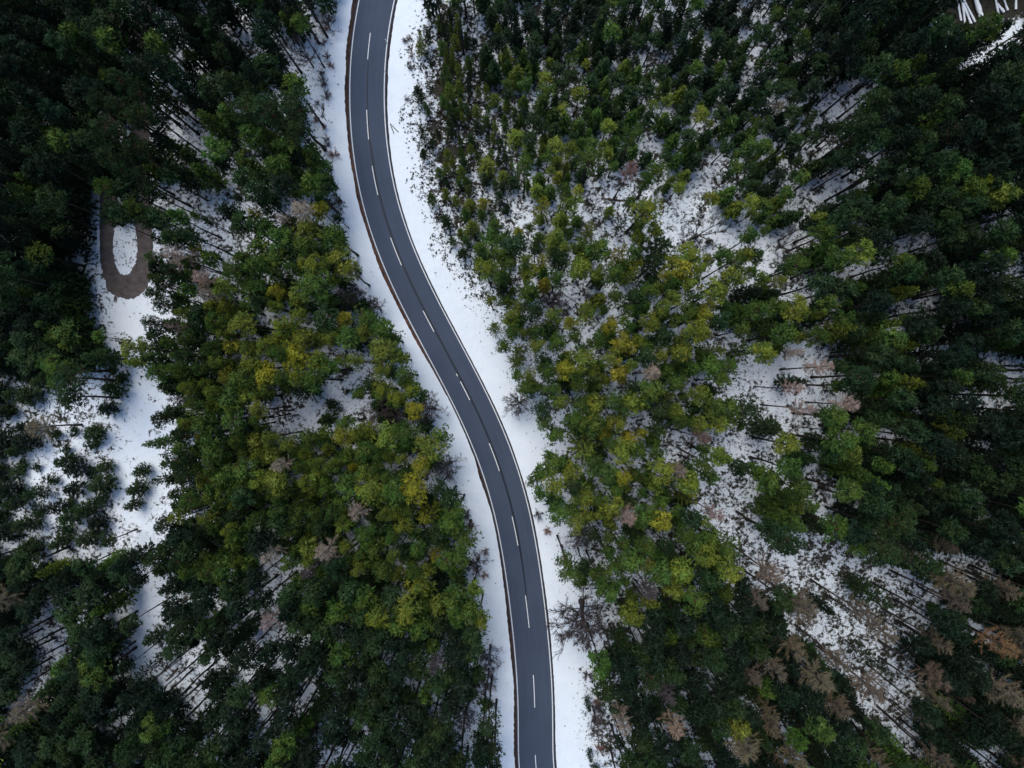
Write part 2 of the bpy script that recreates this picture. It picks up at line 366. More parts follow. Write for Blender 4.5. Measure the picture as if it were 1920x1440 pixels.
g(0, 480,
  [(480,0),(560,0),(570,-140),(830,-60),(830,100),(860,200),(890,310),(820,370),(830,440),(760,470),(700,460),(660,560),(700,580),(740,680),(850,670),(880,750),(940,810),(870,870),(880,930),(950,980),(870,1060),(1000,1080),(900,1130),(890,1250),(940,1320),(920,1440),(840,1440),(830,1290),(830,1190),(780,1160),(720,1220),(720,1300),(700,1440),(600,1440),(620,1330),(640,1190),(590,1130),(590,1040),(620,900),(690,780),(720,660),(640,590),(590,420),(530,390),(510,230)],
  [(0,700),(90,690),(60,760),(110,860),(160,910),(40,960),(0,940)], [(170,840),(240,760),(360,660),(400,780),(550,860),(500,940),(330,950),(200,920)], [(240,690),(390,660),(380,720)],
  [(20,1160),(120,1130),(230,1000),(330,1040),(380,1030),(520,1120),(540,1190),(480,1210),(400,1130),(320,1070),(290,1160),(90,1150),(80,1230),(60,1310)],
  [(240,1190),(300,1230),(390,1250),(340,1280),(140,1290),(60,1310),(150,1260)],
  [(230,1320),(310,1310),(370,1360),(250,1390)], [(430,1330),(510,1380),(520,1430),(450,1400)], [(60,1400),(120,1440),(50,1440)],
  [(1540,780),(1620,770),(1760,830),(1860,700),(1920,650),(1920,760),(1820,850),(1760,900),(1830,960),(1740,970),(1600,1000),(1560,960)], [(1600,600),(1700,560),(1620,610)],
  [(1340,280),(1440,320),(1540,340),(1460,370)], [(1210,40),(1280,70),(1220,100)], [(1830,520),(1920,510),(1900,600),(1850,560)], [(940,670),(1010,690),(950,700)],
  [(1290,470),(1340,450),(1340,530)], [(1030,240),(1110,250),(1050,280)], [(800,580),(940,580),(840,620)])

def inside(poly, u, v):
    u = np.asarray(u, float); v = np.asarray(v, float)
    r = np.zeros(u.shape, bool); n = len(poly); j = n - 1
    for i in range(n):
        xi, yi = poly[i]; xj, yj = poly[j]
        c = ((yi > v) != (yj > v)) & (u < (xj - xi) * (v - yi) / (yj - yi + 1e-9) + xi)
        r ^= c; j = i
    return r

# raster of the open places, 2 px cells, for quick look-ups
CELL = 2; GX0, GY0 = -320, -260
gw, gh = (1920 + 640) // CELL, (1440 + 520) // CELL
gu, gv = np.meshgrid(GX0 + (np.arange(gw) + 0.5) * CELL, GY0 + (np.arange(gh) + 0.5) * CELL)
OPEN = np.zeros((gh, gw), bool)
for p in GAPS:
    x0, y0 = p.min(0); x1, y1 = p.max(0)
    i0, i1 = max(0, int((y0 - GY0) / CELL) - 1), min(gh, int((y1 - GY0) / CELL) + 2)
    j0, j1 = max(0, int((x0 - GX0) / CELL) - 1), min(gw, int((x1 - GX0) / CELL) + 2)
    OPEN[i0:i1, j0:j1] |= inside(p, gu[i0:i1, j0:j1], gv[i0:i1, j0:j1])
# the road with its two snow verges is open as well
CPXS = np.column_stack([960 + CW[:, 0] / MPP, CV])
lv = np.interp(np.arange(GY0, GY0 + gh * CELL, CELL), CV[np.argsort(CV)], CPXS[np.argsort(CV), 0])
LVG = np.interp(np.arange(GY0, GY0 + gh * CELL, CELL), [0, 180, 300, 420, 560, 700, 900, 1100, 1300, 1440], [80, 84, 78, 76, 72, 74, 78, 78, 72, 66])
RVG = np.interp(np.arange(GY0, GY0 + gh * CELL, CELL), [0, 180, 300, 420, 560, 700, 850, 900, 1100, 1300, 1440], [58, 58, 62, 72, 84, 96, 84, 54, 78, 90, 96])
OPEN |= (gu > (lv - LVG)[:, None]) & (gu < (lv + RVG)[:, None])

HARD = (gu > (lv - LVG + 4)[:, None]) & (gu < (lv + RVG - 4)[:, None])
HARD |= (gu > 180) & (gu < 292) & (gv < 566) & ~((gu > 222) & (gu < 246) & (gv < 480))
for p in GAPS:
    c = p.mean(0)
    if 170 < c[0] < 320 and c[1] > 500 and np.ptp(p[:, 1]) > 60: HARD |= inside(p, gu, gv)
def is_hard(u, v): return bool(HARD[min(max(int((v - GY0) / CELL), 0), gh - 1), min(max(int((u - GX0) / CELL), 0), gw - 1)])
def is_open(u, v):
    j = np.clip(((np.asarray(u) - GX0) / CELL).astype(int), 0, gw - 1); i = np.clip(((np.asarray(v) - GY0) / CELL).astype(int), 0, gh - 1)
    return OPEN[i, j]

# ------------------------------------------------------------------ the setting
# ground: one sheet out to the horizon, fine near the camera
def axis(fine, step, far):
    a = list(np.arange(-fine, fine + 1e-6, step)); k = step; x = fine
    ext = []
    while x < far: k *= 1.25; x += k; ext.append(x)
    return np.array([-e for e in ext[::-1]] + a + ext)
ax_, ay_ = axis(112, 0.8, 2500), axis(90, 0.8, 2500)
X, Y = np.meshgrid(ax_, ay_)
D = road_dist(X.ravel(), Y.ravel()).reshape(X.shape)
Z = ground_z(X, Y, D)
V = np.column_stack([X.ravel(), Y.ravel(), Z.ravel()])
nx, ny = len(ax_), len(ay_)
ii = (np.arange(ny - 1)[:, None] * nx + np.arange(nx - 1)[None, :]).ravel()
F = np.column_stack([ii, ii + 1, ii + nx + 1, ii + nx])
U_, V_ = 960 + X / MPP, 720 - Y / MPP
def blob(u, v, ru, rv): return np.exp(-(((U_ - u) / ru) ** 2 + ((V_ - v) / rv) ** 2))
LIT = 0.75 * np.clip((D - 7) / 5, 0, 1) - 0.55 * np.clip((8.5 - D) / 4, 0, 1)
LIT += 0.5 * blob(830, 230, 70, 260) + 0.35 * blob(1080, 120, 150, 200) + 0.2 * blob(1150, 1320, 40, 200) + 0.25 * blob(1500, 1150, 230, 220)
LIT -= 0.9 * blob(255, 600, 40, 60) + 0.8 * blob(265, 840, 45, 130) + 0.7 * blob(275, 1150, 25, 160) + 0.3 * blob(1450, 720, 80, 60) + 0.5 * blob(1890, 70, 40, 30) + 0.6 * blob(235, 470, 30, 40)
LIT += 3.0 * blob(1822, 5, 36, 42) + 3.0 * blob(1890, 0, 34, 26)
LIT -= 0.3 * blob(1370, 430, 70, 50) + 0.5 * blob(90, 900, 90, 60) + 0.4 * blob(620, 760, 60, 50)
me = mesh_np('ground', V, F, [M['snow']], {'litter': ('FLOAT', LIT.ravel())}, smooth=True)
tag(link(bpy.data.objects.new('ground', me)), kind='structure')

def ribbon(a, b, idx, z, extra=None):
    """strip between lateral offsets a and b (m, positive = left); a and b may be arrays over idx"""
    a = np.broadcast_to(a, len(idx)); b = np.broadcast_to(b, len(idx))
    L = CW[idx] + NRM[idx] * a[:, None]; Rr = CW[idx] + NRM[idx] * b[:, None]
    n = len(idx); Vv = np.zeros((2 * n, 3)); Vv[0::2, :2] = L; Vv[1::2, :2] = Rr; Vv[:, 2] = z
    k = np.arange(n - 1) * 2
    Ff = np.column_stack([k, k + 1, k + 3, k + 2])
    return Vv, Ff

allidx = np.arange(len(CW))
cols = np.linspace(HALF + 0.22, -HALF - 0.22, 13)
n = len(CW); Vr = np.zeros((n * 13, 3)); acr = np.zeros(n * 13); alo = np.zeros(n * 13)
for j, c in enumerate(cols):
    Vr[j::13, :2] = CW + NRM * c; Vr[j::13, 2] = 0.0 + 0.06 * (1 - (c / HALF) ** 2) * 0.5
    acr[j::13] = c; alo[j::13] = ARC
k = (np.arange(n - 1)[:, None] * 13 + np.arange(12)[None, :]).ravel()
Fr = np.column_stack([k, k + 13, k + 14, k + 1])
road = tag(link(bpy.data.objects.new('road', mesh_np('road', Vr, Fr, [M['asphalt']], {'across': ('FLOAT', acr), 'along': ('FLOAT', alo)}, smooth=True))), kind='structure')
def road_z(off): return 0.03 * (1 - (off / HALF) ** 2)

for sgn in (1, -1):
    o_ = sgn * (HALF - 0.02)
    Vv, Ff = ribbon(o_ + 0.075, o_ - 0.075, allidx, 0.006)
    link(bpy.data.objects.new('edge_line', mesh_np('edge_line', Vv, Ff, [M['paint']])), road)
def stations(v0, v1): return np.where((CV >= v0) & (CV <= v1))[0]
Vv, Ff = ribbon(-0.04 - 0.28 * np.clip(np.interp(CV[stations(112, 1130)], [112, 250, 280, 1030, 1130], [0.3, 0.45, 1.1, 1.0, 0.3]), 0, 2) - 0.02,
                0.02 + 0.0 * CV[stations(112, 1130)], stations(112, 1130), 0.0348)
link(bpy.data.objects.new('tar_seam', mesh_np('tar_seam', Vv, Ff, [M['tar']])), road)
for v0, v1 in [(-92,-32),(58,115),(203,262),(308,367),(445,502),(573,577),(582,625),(698,708),(712,753),(828,885),(967,1028),(1114,1177),(1264,1328),(1410,1472)]:
    Vv, Ff = ribbon(0.165, 0.03, stations(v0, v1), 0.0395)
    link(bpy.data.objects.new('centre_dash', mesh_np('centre_dash', Vv, Ff, [M['paint']])), road)

# bare soil at the road edge, ragged outer side
def soil(side, v0, v1, vs, ws, mat):
    idx = stations(v0, v1)
    wd = np.interp(CV[idx], vs, ws) * MPP
    jag = np.convolve(RNG.uniform(0.3, 1.5, len(idx) + 10), np.ones(11) / 11, 'valid') * RNG.uniform(0.9, 1.1, len(idx)); wd = wd * jag
    a = side * (HALF + 0.10); b = side * (HALF + 0.18 + wd)
    n = len(idx); Vv = np.zeros((3 * n, 3))
    for j, off in enumerate((np.full(n, a), (a + b) / 2, b)):
        Vv[j::3, :2] = CW[idx] + NRM[idx] * off[:, None]
    Vv[0::3, 2] = -0.05; Vv[1::3, 2] = 0.015 + RNG.uniform(-.02, .02, n); Vv[2::3, 2] = -0.10
    k = (np.arange(n - 1)[:, None] * 3 + np.arange(2)[None, :]).ravel()
    Ff = np.column_stack([k, k + 3, k + 4, k + 1])
    tag(link(bpy.data.objects.new('soil_verge', mesh_np('soil_verge', Vv, Ff, [mat], smooth=True))), kind='structure')
SW = ([0,100,200,300,400,500,600,650,700,800,850,880,940,1000,1100,1250,1400], [10,9,7,6,5,6.5,6.5,5,2.5,2,3,6,3.5,3.5,5.5,6.5,7])
soil(1, -200, 267, *SW, M['soil_brown']); soil(1, 262, 725, *SW, M['soil']); soil(1, 720, 1640, *SW, M['soil_brown'])
soil(-1, -200, 1640, [0,150,250,400,600,800,900,1000,1200,1440], [4,4.5,3,2,1.5,2,2,2.5,3,3], M['soil_dark'])

# gravel forest track with its hairpin
def catmull(P, m=8):
    P = np.array(P, float); out_ = []
    Q = np.vstack([2 * P[0] - P[1], P, 2 * P[-1] - P[-2]])
    for i in range(1, len(Q) - 2):
        p0, p1, p2, p3 = Q[i-1], Q[i], Q[i+1], Q[i+2]
        for t in np.arange(m) / m:
            out_.append(0.5 * ((2*p1) + (-p0+p2)*t + (2*p0-5*p1+4*p2-p3)*t*t + (-p0+3*p1-3*p2+p3)*t**3))
    out_.append(Q[-2]); return np.array(out_)
outer = catmull([(196,-150),(190,100),(188,300),(186,400),(187,480),(193,515),(203,545),(225,558),(247,560),(268,547),(282,520),(286,470),(282,400),(280,300),(282,100),(300,-150)])
inner = catmull([(228,-150),(222,100),(218,300),(215,400),(211,455),(213,482),(221,507),(232,516),(245,508),(254,490),(257,465),(253,430),(247,400),(244,300),(246,100),(262,-150)])
jit = RNG.normal(0, 0.8, outer.shape); outer = outer + jit; inner = inner + RNG.normal(0, 0.8, inner.shape)
rows = []
for t in np.linspace(0, 1, 6): rows.append(outer * (1 - t) + inner * t)
rows = np.array(rows); nr, nc = rows.shape[:2]
Vt = np.zeros((nr * nc, 3)); Vt[:, 0] = (rows[..., 0].ravel() - 960) * MPP; Vt[:, 1] = (720 - rows[..., 1].ravel()) * MPP
Vt[:, 2] = ground_z(Vt[:, 0], Vt[:, 1]) + 0.035
k = (np.arange(nr - 1)[:, None] * nc + np.arange(nc - 1)[None, :]).ravel()
tag(link(bpy.data.objects.new('forest_track', mesh_np('forest_track', Vt, np.column_stack([k, k + 1, k + nc + 1, k + nc]), [M['gravel']], smooth=True))), kind='structure')

# ------------------------------------------------------------------ tree prototypes
def unit(v): return v / (np.linalg.norm(v, axis=-1, keepdims=True) + 1e-9)

def tufts(rng, C, O, m, L, W, spread=0.85, face=False):
    """m needle blades (triangles) per centre C pointing about the direction O"""
    n = len(C); Cn = np.repeat(C, m, 0); On = np.repeat(O, m, 0)
    d = unit(On + rng.normal(0, spread, (n * m, 3)))
    s = unit(np.cross(d, rng.normal(0, 1, (n * m, 3)) if not face else On + rng.normal(0, 0.45, (n * m, 3))))
    Ln = L * rng.uniform(0.6, 1.25, (n * m, 1)); Wn = W * rng.uniform(0.7, 1.3, (n * m, 1))
    b = Cn - d * Ln * 0.15
    V = np.stack([b - s * Wn / 2, b + s * Wn / 2, b + d * Ln], 1).reshape(-1, 3)
    return V

def tube(pts, rad, sides=5):
    pts = np.asarray(pts, float); n = len(pts)
    t = unit(np.gradient(pts, axis=0)); up = np.array([0.3, 0.9, 0.2])
    s = unit(np.cross(t, up)); q = np.cross(t, s)
    a = np.arange(sides) / sides * 2 * np.pi
    V = (pts[:, None] + np.asarray(rad)[:, None, None] * (np.cos(a)[None, :, None] * s[:, None] + np.sin(a)[None, :, None] * q[:, None])).reshape(-1, 3)
    F = []
    for i in range(n - 1):
        for j in range(sides):
            p, r_ = i * sides + j, i * sides + (j + 1) % sides
            F += [(p, r_, r_ + sides), (p, r_ + sides, p + sides)]
    return V, np.array(F)

def join(parts):
    Vs, Fs, o = [], [], 0
    for V, F in parts:
        Vs.append(V); Fs.append(F + o); o += len(V)
    return np.vstack(Vs), np.vstack(Fs)

def wobble_trunk(rng, h, r0, r1, lean=0.35, n=9, sides=7):
    z = np.linspace(-0.25, h, n); p = np.zeros((n, 3)); p[:, 2] = z
    p[:, :2] = np.cumsum(rng.normal(0, lean / n, (n, 2)), 0) * 1.2; p[0, :2] = p[1, :2] = 0
    rad = np.interp(z, [-0.25, 0.5, h], [r0 * 1.35, r0, r1])
    return p, tube(p, rad, sides)

def trunk_at(p, z): return np.array([np.interp(z, p[:, 2], p[:, 0]), np.interp(z, p[:, 2], p[:, 1]), z])

def blades_mesh(name, V, tip, gold, mat):
    F = np.arange(len(V)).reshape(-1, 3)
    return mesh_np(name, V, F, [mat], {'tip': ('FLOAT', np.repeat(tip, 3)), 'gold': ('FLOAT', np.repeat(gold, 3))})

PROTO = {}      # kind -> list of dict(trunk=mesh, crown=mesh, h, r, arrays)
def add_proto(kind, h, r, wood, Vb, tip, gold, bark, leaf):
    tm = mesh_np(kind + '_trunk', wood[0], wood[1], [bark], smooth=True)
    cm = blades_mesh(kind + '_crown', Vb, tip, gold, leaf)
    PROTO.setdefault(kind, []).append(dict(trunk=tm, crown=cm, h=h, r=r, wood=wood, Vb=Vb, tip=tip, gold=gold))

def make_pine(seed, loose=0.0):
    rng = np.random.default_rng(seed); h, r, dep = 20.0, 2.0, rng.uniform(3.9, 5.4)
    p, tr = wobble_trunk(rng, h - 0.8, 0.19, 0.04)
    wood = [tr]
    for i in range(9):      # dead stubs under the crown
        z = rng.uniform(7, h - dep); a = rng.uniform(0, 6.28); L = rng.uniform(0.4, 1.3)
        q = trunk_at(p, z); wood.append(tube([q, q + np.array([math.cos(a), math.sin(a), 0.15]) * L], [0.03, 0.01], 3))
    nl = rng.integers(19, 25); Cs, Os, tips, golds = [], [], [], []
    ga = rng.uniform(0, 6.28)
    for i in range(nl):
        f = (i + rng.uniform(0, 1)) / nl                      # 0 bottom .. 1 top
        z = h - dep + dep * f * 0.95
        prof = r * (math.sin(math.pi * min(1, 0.18 + 0.62 * f + 0.22 * f * f)) ** 0.75)
        rr = prof * rng.uniform(0.25, 0.92) * (1.0 if f < 0.85 else 0.55)
        ga += 2.4 + rng.uniform(-0.5, 0.5)
        c = trunk_at(p, min(z, h - 1)) + np.array([math.cos(ga) * rr, math.sin(ga) * rr, 0]); c[2] = z
        lr = rng.uniform(0.5, 0.9) * (1.05 - 0.25 * f)
        m = int(rng.uniform(20, 30) * (1 - 0.42 * loose))
        dv = unit(rng.normal(0, 1, (m, 3))); dv[:, 2] = np.abs(dv[:, 2]) * 1.0 - 0.25; dv = unit(dv)
        rad = lr * rng.uniform(0.55, 1.05, (m, 1))
        cc = c + dv * rad * np.array([1.05, 1.05, 0.75])
        Cs.append(cc); Os.append(unit(dv + np.array([0, 0, 0.35])))
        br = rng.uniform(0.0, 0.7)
        tips.append(np.clip(br + 0.28 * dv[:, 2] + rng.normal(0, 0.18, m), 0, 1))  # up-facing needles also painted lighter, as if lit from above
        isg = 1.0 if (f > 0.5 and rng.random() < 0.5) else 0.0  # yellow needle clumps kept to the upper crown, also painting its sunlit top
        golds.append(np.clip(isg * rng.uniform(0.35, 1.0, m), 0, 1))
        q = trunk_at(p, min(z - 0.5, h - 1.2)); wood.append(tube([q, (q + c) / 2 + [0, 0, 0.12], c], [0.055, 0.04, 0.015], 4))
    C, O = np.vstack(Cs), np.vstack(Os); m = 7
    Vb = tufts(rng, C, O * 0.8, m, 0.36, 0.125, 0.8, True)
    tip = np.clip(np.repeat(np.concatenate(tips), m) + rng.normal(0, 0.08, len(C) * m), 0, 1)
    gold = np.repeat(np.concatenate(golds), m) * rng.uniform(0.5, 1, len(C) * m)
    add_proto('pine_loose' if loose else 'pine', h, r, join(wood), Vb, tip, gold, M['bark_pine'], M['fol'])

def make_spruce(seed, h=20.0, r=2.4, kind='spruce', whorls=17, wide=0.24, nbr=(6, 9), bl=0.44):
    rng = np.random.default_rng(seed)
    p, tr = wobble_trunk(rng, h, 0.20 * h / 20, 0.02, 0.15)
    wood = [tr]; Cs, Os, tips, golds = [], [], [], []
    z0 = h * 0.16
    for wi in range(whorls):
        f = (wi + rng.uniform(-0.2, 0.2)) / (whorls - 1); f = min(max(f, 0), 1)
        z = z0 + (h - 0.5 - z0) * f ** 0.9
        L0 = r * (1 - f) ** 0.8 * (1.0 if f > 0.12 else 0.75) + 0.22
        nb = int(rng.integers(*nbr)) if f < 0.9 else 4
        a0 = rng.uniform(0, 6.28)
        for b in range(nb):
            a = a0 + b * 6.283 / nb + rng.normal(0, 0.16); L = L0 * rng.uniform(0.72, 1.12)
            droop = -0.22 - 0.25 * (1 - f) + rng.normal(0, 0.06) + 0.45 * f
            t = np.linspace(0.0, 1, 5)
            q = trunk_at(p, z)
            P = q + np.column_stack([np.cos(a) * t * L, np.sin(a) * t * L, droop * L * t + 0.30 * L * t * t])
            if L > 0.7: wood.append(tube(P[[0, 2, 4]], [0.03, 0.02, 0.006], 3))
            m = max(4, int(L * 7.5)); tt = rng.uniform(0.12, 1.02, m) ** 0.8
            C = np.column_stack([np.interp(tt, t, P[:, i]) for i in range(3)])
            d = unit(np.array([math.cos(a), math.sin(a), droop + 0.35])); sd = np.array([-math.sin(a), math.cos(a), 0])
            sg = rng.choice([-1, 1], m)[:, None]
            wid = (wide * (1 - tt * 0.5) * min(1.0, L / 1.6))[:, None] * rng.uniform(0.2, 1, (m, 1))
            C = C + sd * sg * wid
            Cs.append(C); Os.append(unit(d * 1.0 + sd * sg * 0.55))
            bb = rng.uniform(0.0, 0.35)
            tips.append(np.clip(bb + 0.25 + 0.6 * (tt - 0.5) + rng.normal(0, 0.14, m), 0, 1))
            golds.append(np.clip((tt - 0.35) * 1.0, 0, 1) * (rng.random() < 0.5) * (0.35 + 0.65 * f))
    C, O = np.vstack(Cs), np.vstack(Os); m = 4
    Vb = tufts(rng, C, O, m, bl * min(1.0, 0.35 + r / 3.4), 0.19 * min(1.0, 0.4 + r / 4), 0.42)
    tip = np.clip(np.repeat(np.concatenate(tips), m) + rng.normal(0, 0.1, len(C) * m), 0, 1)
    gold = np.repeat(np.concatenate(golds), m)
    add_proto(kind, h, r, join(wood), Vb, tip, gold, M['bark'], M['fol'])

def make_larch(seed):
    rng = np.random.default_rng(seed); h, r = 22.0, 2.2
    p, tr = wobble_trunk(rng, h, 0.19, 0.025, 0.3)
    wood = [tr]; Vs, tips = [], []
    nb = 50
    for b in range(nb):
        f = (b + rng.random()) / nb; z = h * (0.64 + 0.345 * f); a = rng.uniform(0, 6.28)
        L = r * (1 - f) ** 0.6 * rng.uniform(0.6, 1.1) + 0.25
        q = trunk_at(p, z); d = unit(np.array([math.cos(a), math.sin(a), rng.uniform(0.0, 0.5)]))
        P = np.array([q, q + d * L * 0.5 + [0, 0, -0.03 * L], q + d * L + [0, 0, 0.14 * L]])
        wood.append(tube(P, [0.04, 0.03, 0.012], 3))
        m = int(9 + L * 15); t = rng.uniform(0.15, 1, m)
        C = np.column_stack([np.interp(t, [0, .5, 1], P[:, i]) for i in range(3)])
        Vs.append(tufts(rng, C, np.repeat([d + [0, 0, 0.25]], m, 0), 2, 0.62, 0.04, 0.75)); tips.append(np.clip(rng.uniform(0, 0.9, m * 2), 0, 1))
    V = np.vstack(Vs); tip = np.concatenate(tips)
    add_proto('larch', h, r, join(wood), V, tip, np.zeros(len(tip)), M['bark_grey'], M['twig'])

def make_bare(seed, form):
    rng = np.random.default_rng(seed); wood, Vs, tips = [], [], []
    h, r = (12.0, 4.6)
    def limb(p, d, L, rad, bend, n=5):
        pts = [p]; dd = d
        for i in range(n):
            dd = unit(dd + rng.normal(0, bend, 3) + np.array([0, 0, 0.04])); pts.append(pts[-1] + dd * L / n)
        return np.array(pts), dd
    def twigs(pts, dd, m, L):
        C = pts[rng.integers(1, len(pts), m)]
        Vs.append(tufts(rng, C, np.repeat([dd], m, 0), 1, L, 0.045, 0.55)); tips.append(rng.uniform(0, 0.8, m))
    def side(pts, dd, L, rad, lev):
        for k_ in range([9, 6][lev]):
            t = rng.uniform(0.2, 1.0) * (len(pts) - 1); i0 = min(int(t), len(pts) - 2); q = pts[i0] + (pts[i0 + 1] - pts[i0]) * (t - i0)
            ang = rng.uniform(0.35, 0.9); pr = unit(np.cross(dd, rng.normal(0, 1, 3)))
            d2 = unit(dd * math.cos(ang) + pr * math.sin(ang) + np.array([0, 0, 0.12]))
            P, e = limb(q, d2, L * rng.uniform(0.5, 1.0), rad, 0.12, 4)
            wood.append(tube(P, np.linspace(rad, rad * 0.4, len(P)), 3))
            twigs(P, e, 5, L * 0.5)
            if lev == 0: side(P, e, L * 0.5, rad * 0.55, 1)
    if form == 'tall':      # one thick stem carried to the top, limbs all the way up
        P0, d0 = limb(np.array([0, 0, -0.2]), np.array([0, 0, 1.0]), h * 0.95, 0.3, 0.035, 9)
        wood.append(tube(P0, np.interp(np.linspace(0, 1, len(P0)), [0, 0.08, 1], [0.42, 0.30, 0.05]), 7))
        for k_ in range(24):
            f = 0.16 + 0.8 * k_ / 24; q = trunk_at(P0, h * 0.95 * f); a = k_ * 2.4 + rng.uniform(-0.4, 0.4); L = r * (1.05 - 0.75 * f) * rng.uniform(0.8, 1.15)
            P, e = limb(q, unit(np.array([math.cos(a), math.sin(a), 0.35 + 0.5 * f])), L, 0.1, 0.1)
            wood.append(tube(P, np.linspace(0.085 * (1.1 - 0.6 * f), 0.02, len(P)), 4)); side(P, e, L * 0.42, 0.026, 0)
    else:                   # short stem forking into wide, open limbs
        P0, d0 = limb(np.array([0, 0, -0.2]), unit(np.array([0.1, 0.05, 1.0])), h * 0.34, 0.3, 0.06, 5)
        wood.append(tube(P0, np.linspace(0.32, 0.22, len(P0)), 7))
        for k_ in range(7):
            a = k_ * 0.9 + rng.uniform(-0.3, 0.3); q = P0[rng.integers(3, 6)]
            P, e = limb(q, unit(np.array([math.cos(a), math.sin(a), rng.uniform(0.5, 1.3)])), h * rng.uniform(0.4, 0.55), 0.14, 0.14)
            wood.append(tube(P, np.linspace(0.20, 0.05, len(P)), 5))
            for z_ in range(3):
                a2 = a + rng.uniform(-0.9, 0.9); q2 = P[rng.integers(2, 6)]
                P2, e2 = limb(q2, unit(np.array([math.cos(a2), math.sin(a2), rng.uniform(0.2, 0.9)])), h * rng.uniform(0.22, 0.34), 0.06, 0.14)
                wood.append(tube(P2, np.linspace(0.085, 0.025, len(P2)), 4)); side(P2, e2, h * 0.13, 0.03, 0)
    V = np.vstack(Vs); tip = np.concatenate(tips); W = join(wood)
    zz = max(V[:, 2].max(), W[0][:, 2].max()); rr = np.quantile(np.hypot(V[:, 0], V[:, 1]), 0.9)
    sc = np.array([r / rr, r / rr, h / zz])
    add_proto('bare_' + form, h, r, (W[0] * sc, W[1]), V * sc, tip, np.zeros(len(tip)), M['bark_grey'], M['twig'])

def make_shrub(seed):
    rng = np.random.default_rng(seed); wood, Vs, tips = [], [], []
    for b in range(16):
        a = rng.uniform(0, 6.28); d = unit(np.array([math.cos(a) * rng.uniform(.3, 1), math.sin(a) * rng.uniform(.3, 1), 0.9])); L = rng.uniform(0.9, 1.8)
        P = np.array([[0, 0, -0.05], d * L * 0.5, d * L + [0, 0, -0.1]]); wood.append(tube(P, [0.025, 0.016, 0.005], 3))
        m = 12; t = rng.uniform(0.25, 1, m); C = np.column_stack([np.interp(t, [0, .5, 1], P[:, i]) for i in range(3)])
        Vs.append(tufts(rng, C, np.repeat([d], m, 0), 3, 0.5, 0.04, 0.8)); tips.append(rng.uniform(0, 0.9, m * 3))
    add_proto('shrub', 1.8, 1.3, join(wood), np.vstack(Vs), np.concatenate(tips), np.zeros(sum(map(len, tips))), M['bark_grey'], M['twig'])

def make_bush(seed):      # low evergreen bush, rounded and ragged
    rng = np.random.default_rng(seed); wood, Cs, Os, tips, golds = [], [], [], [], []
    for i in range(9):
        a = rng.uniform(0, 6.28); rr = rng.uniform(0.2, 0.95); c = np.array([math.cos(a) * rr, math.sin(a) * rr, rng.uniform(0.6, 2.2) * (1.1 - 0.45 * rr)])
        wood.append(tube([[0, 0, -0.05], c * [0.6, 0.6, 0.5], c], [0.05, 0.03, 0.01], 3))
        m = 18; dv = unit(rng.normal(0, 1, (m, 3)) + [0, 0, 0.3])
        Cs.append(c + dv * 0.5 * rng.uniform(0.4, 1, (m, 1))); Os.append(dv); tips.append(np.clip(rng.uniform(0, .6) + rng.normal(0, .2, m), 0, 1)); golds.append(np.zeros(m))
    C, O = np.vstack(Cs), np.vstack(Os); m = 7
    add_proto('bush', 2.5, 1.4, join(wood), tufts(rng, C, O, m, 0.34, 0.10, 0.8), np.repeat(np.concatenate(tips), m), np.repeat(np.concatenate(golds), m), M['bark'], M['fol'])

for i in range(9): make_pine(100 + i)
for i in range(4): make_pine(150 + i, 0.75)
for i in range(7): make_spruce(200 + i)
for i in range(3): make_spruce(260 + i, 18.0, 3.2, 'star', 8, 0.13, (8, 11), 0.32)
for i in range(5): make_spruce(240 + i, 7.0, 1.35, 'young', 10)
for i in range(4): make_larch(300 + i)
for i in range(3): make_bare(400 + i, 'tall'); make_bare(420 + i, 'open')
for i in range(4): make_shrub(500 + i)
for i in range(3): make_bush(520 + i)

# ------------------------------------------------------------------ where the trees stand
# hand-read crowns: (crop origin, crop scale, [(x, y, radius, kind, tone)])
# kinds: P pine, O open-crowned pine, S spruce, Y young spruce, L larch, D bare tree, B evergreen bush; tones 0 dark .. 3 golden
HAND = []
def hp(ox, oy, s, txt):
    for e in txt.split():
        k, t, x, y, r = e.split(',')
        HAND.append([ox + float(x) / s, oy + float(y) / s, float(r) / s * (1.2 if k == 'D' else 1), k, int(t)])
hp(270, 480, 4.8, '''L,0,590,340,90 L,0,260,640,72 L,1,290,1290,75 P,0,250,130,110 P,1,430,60,80 P,1,800,130,110 P,1,950,290,150 P,1,1150,160,100 P,1,1330,110,75 P,2,1540,90,150
P,1,1540,290,185 P,3,1180,310,72 S,2,1270,340,70 P,2,1170,450,82 P,2,760,440,90 P,2,360,530,78 P,1,380,760,72 P,1,230,790,80 P,1,630,590,100 P,2,715,700,72 P,2,900,610,130
P,2,1230,640,112 P,2,1400,530,92 P,2,1450,740,120 P,2,1690,740,92 P,0,1620,580,135 P,2,930,820,90 P,2,1090,800,90 P,1,1220,880,90 P,1,590,830,100 P,2,640,960,75 P,1,500,1010,80
O,2,1560,940,115 O,2,1400,1080,110 P,1,1250,1100,80 P,2,740,1090,98 P,2,390,1200,85 P,2,540,1140,62 P,2,620,1220,78 P,2,930,1270,118 P,1,1110,1210,95 S,0,1430,1230,130 P,2,1020,1380,90
P,3,690,1390,52 P,1,450,1340,80 B,0,1700,1370,110 O,3,1700,120,48 P,0,180,250,100 P,0,130,350,95 P,0,200,450,95 P,0,90,600,85 P,0,350,900,90 P,1,300,1020,85 P,1,130,1030,105''')
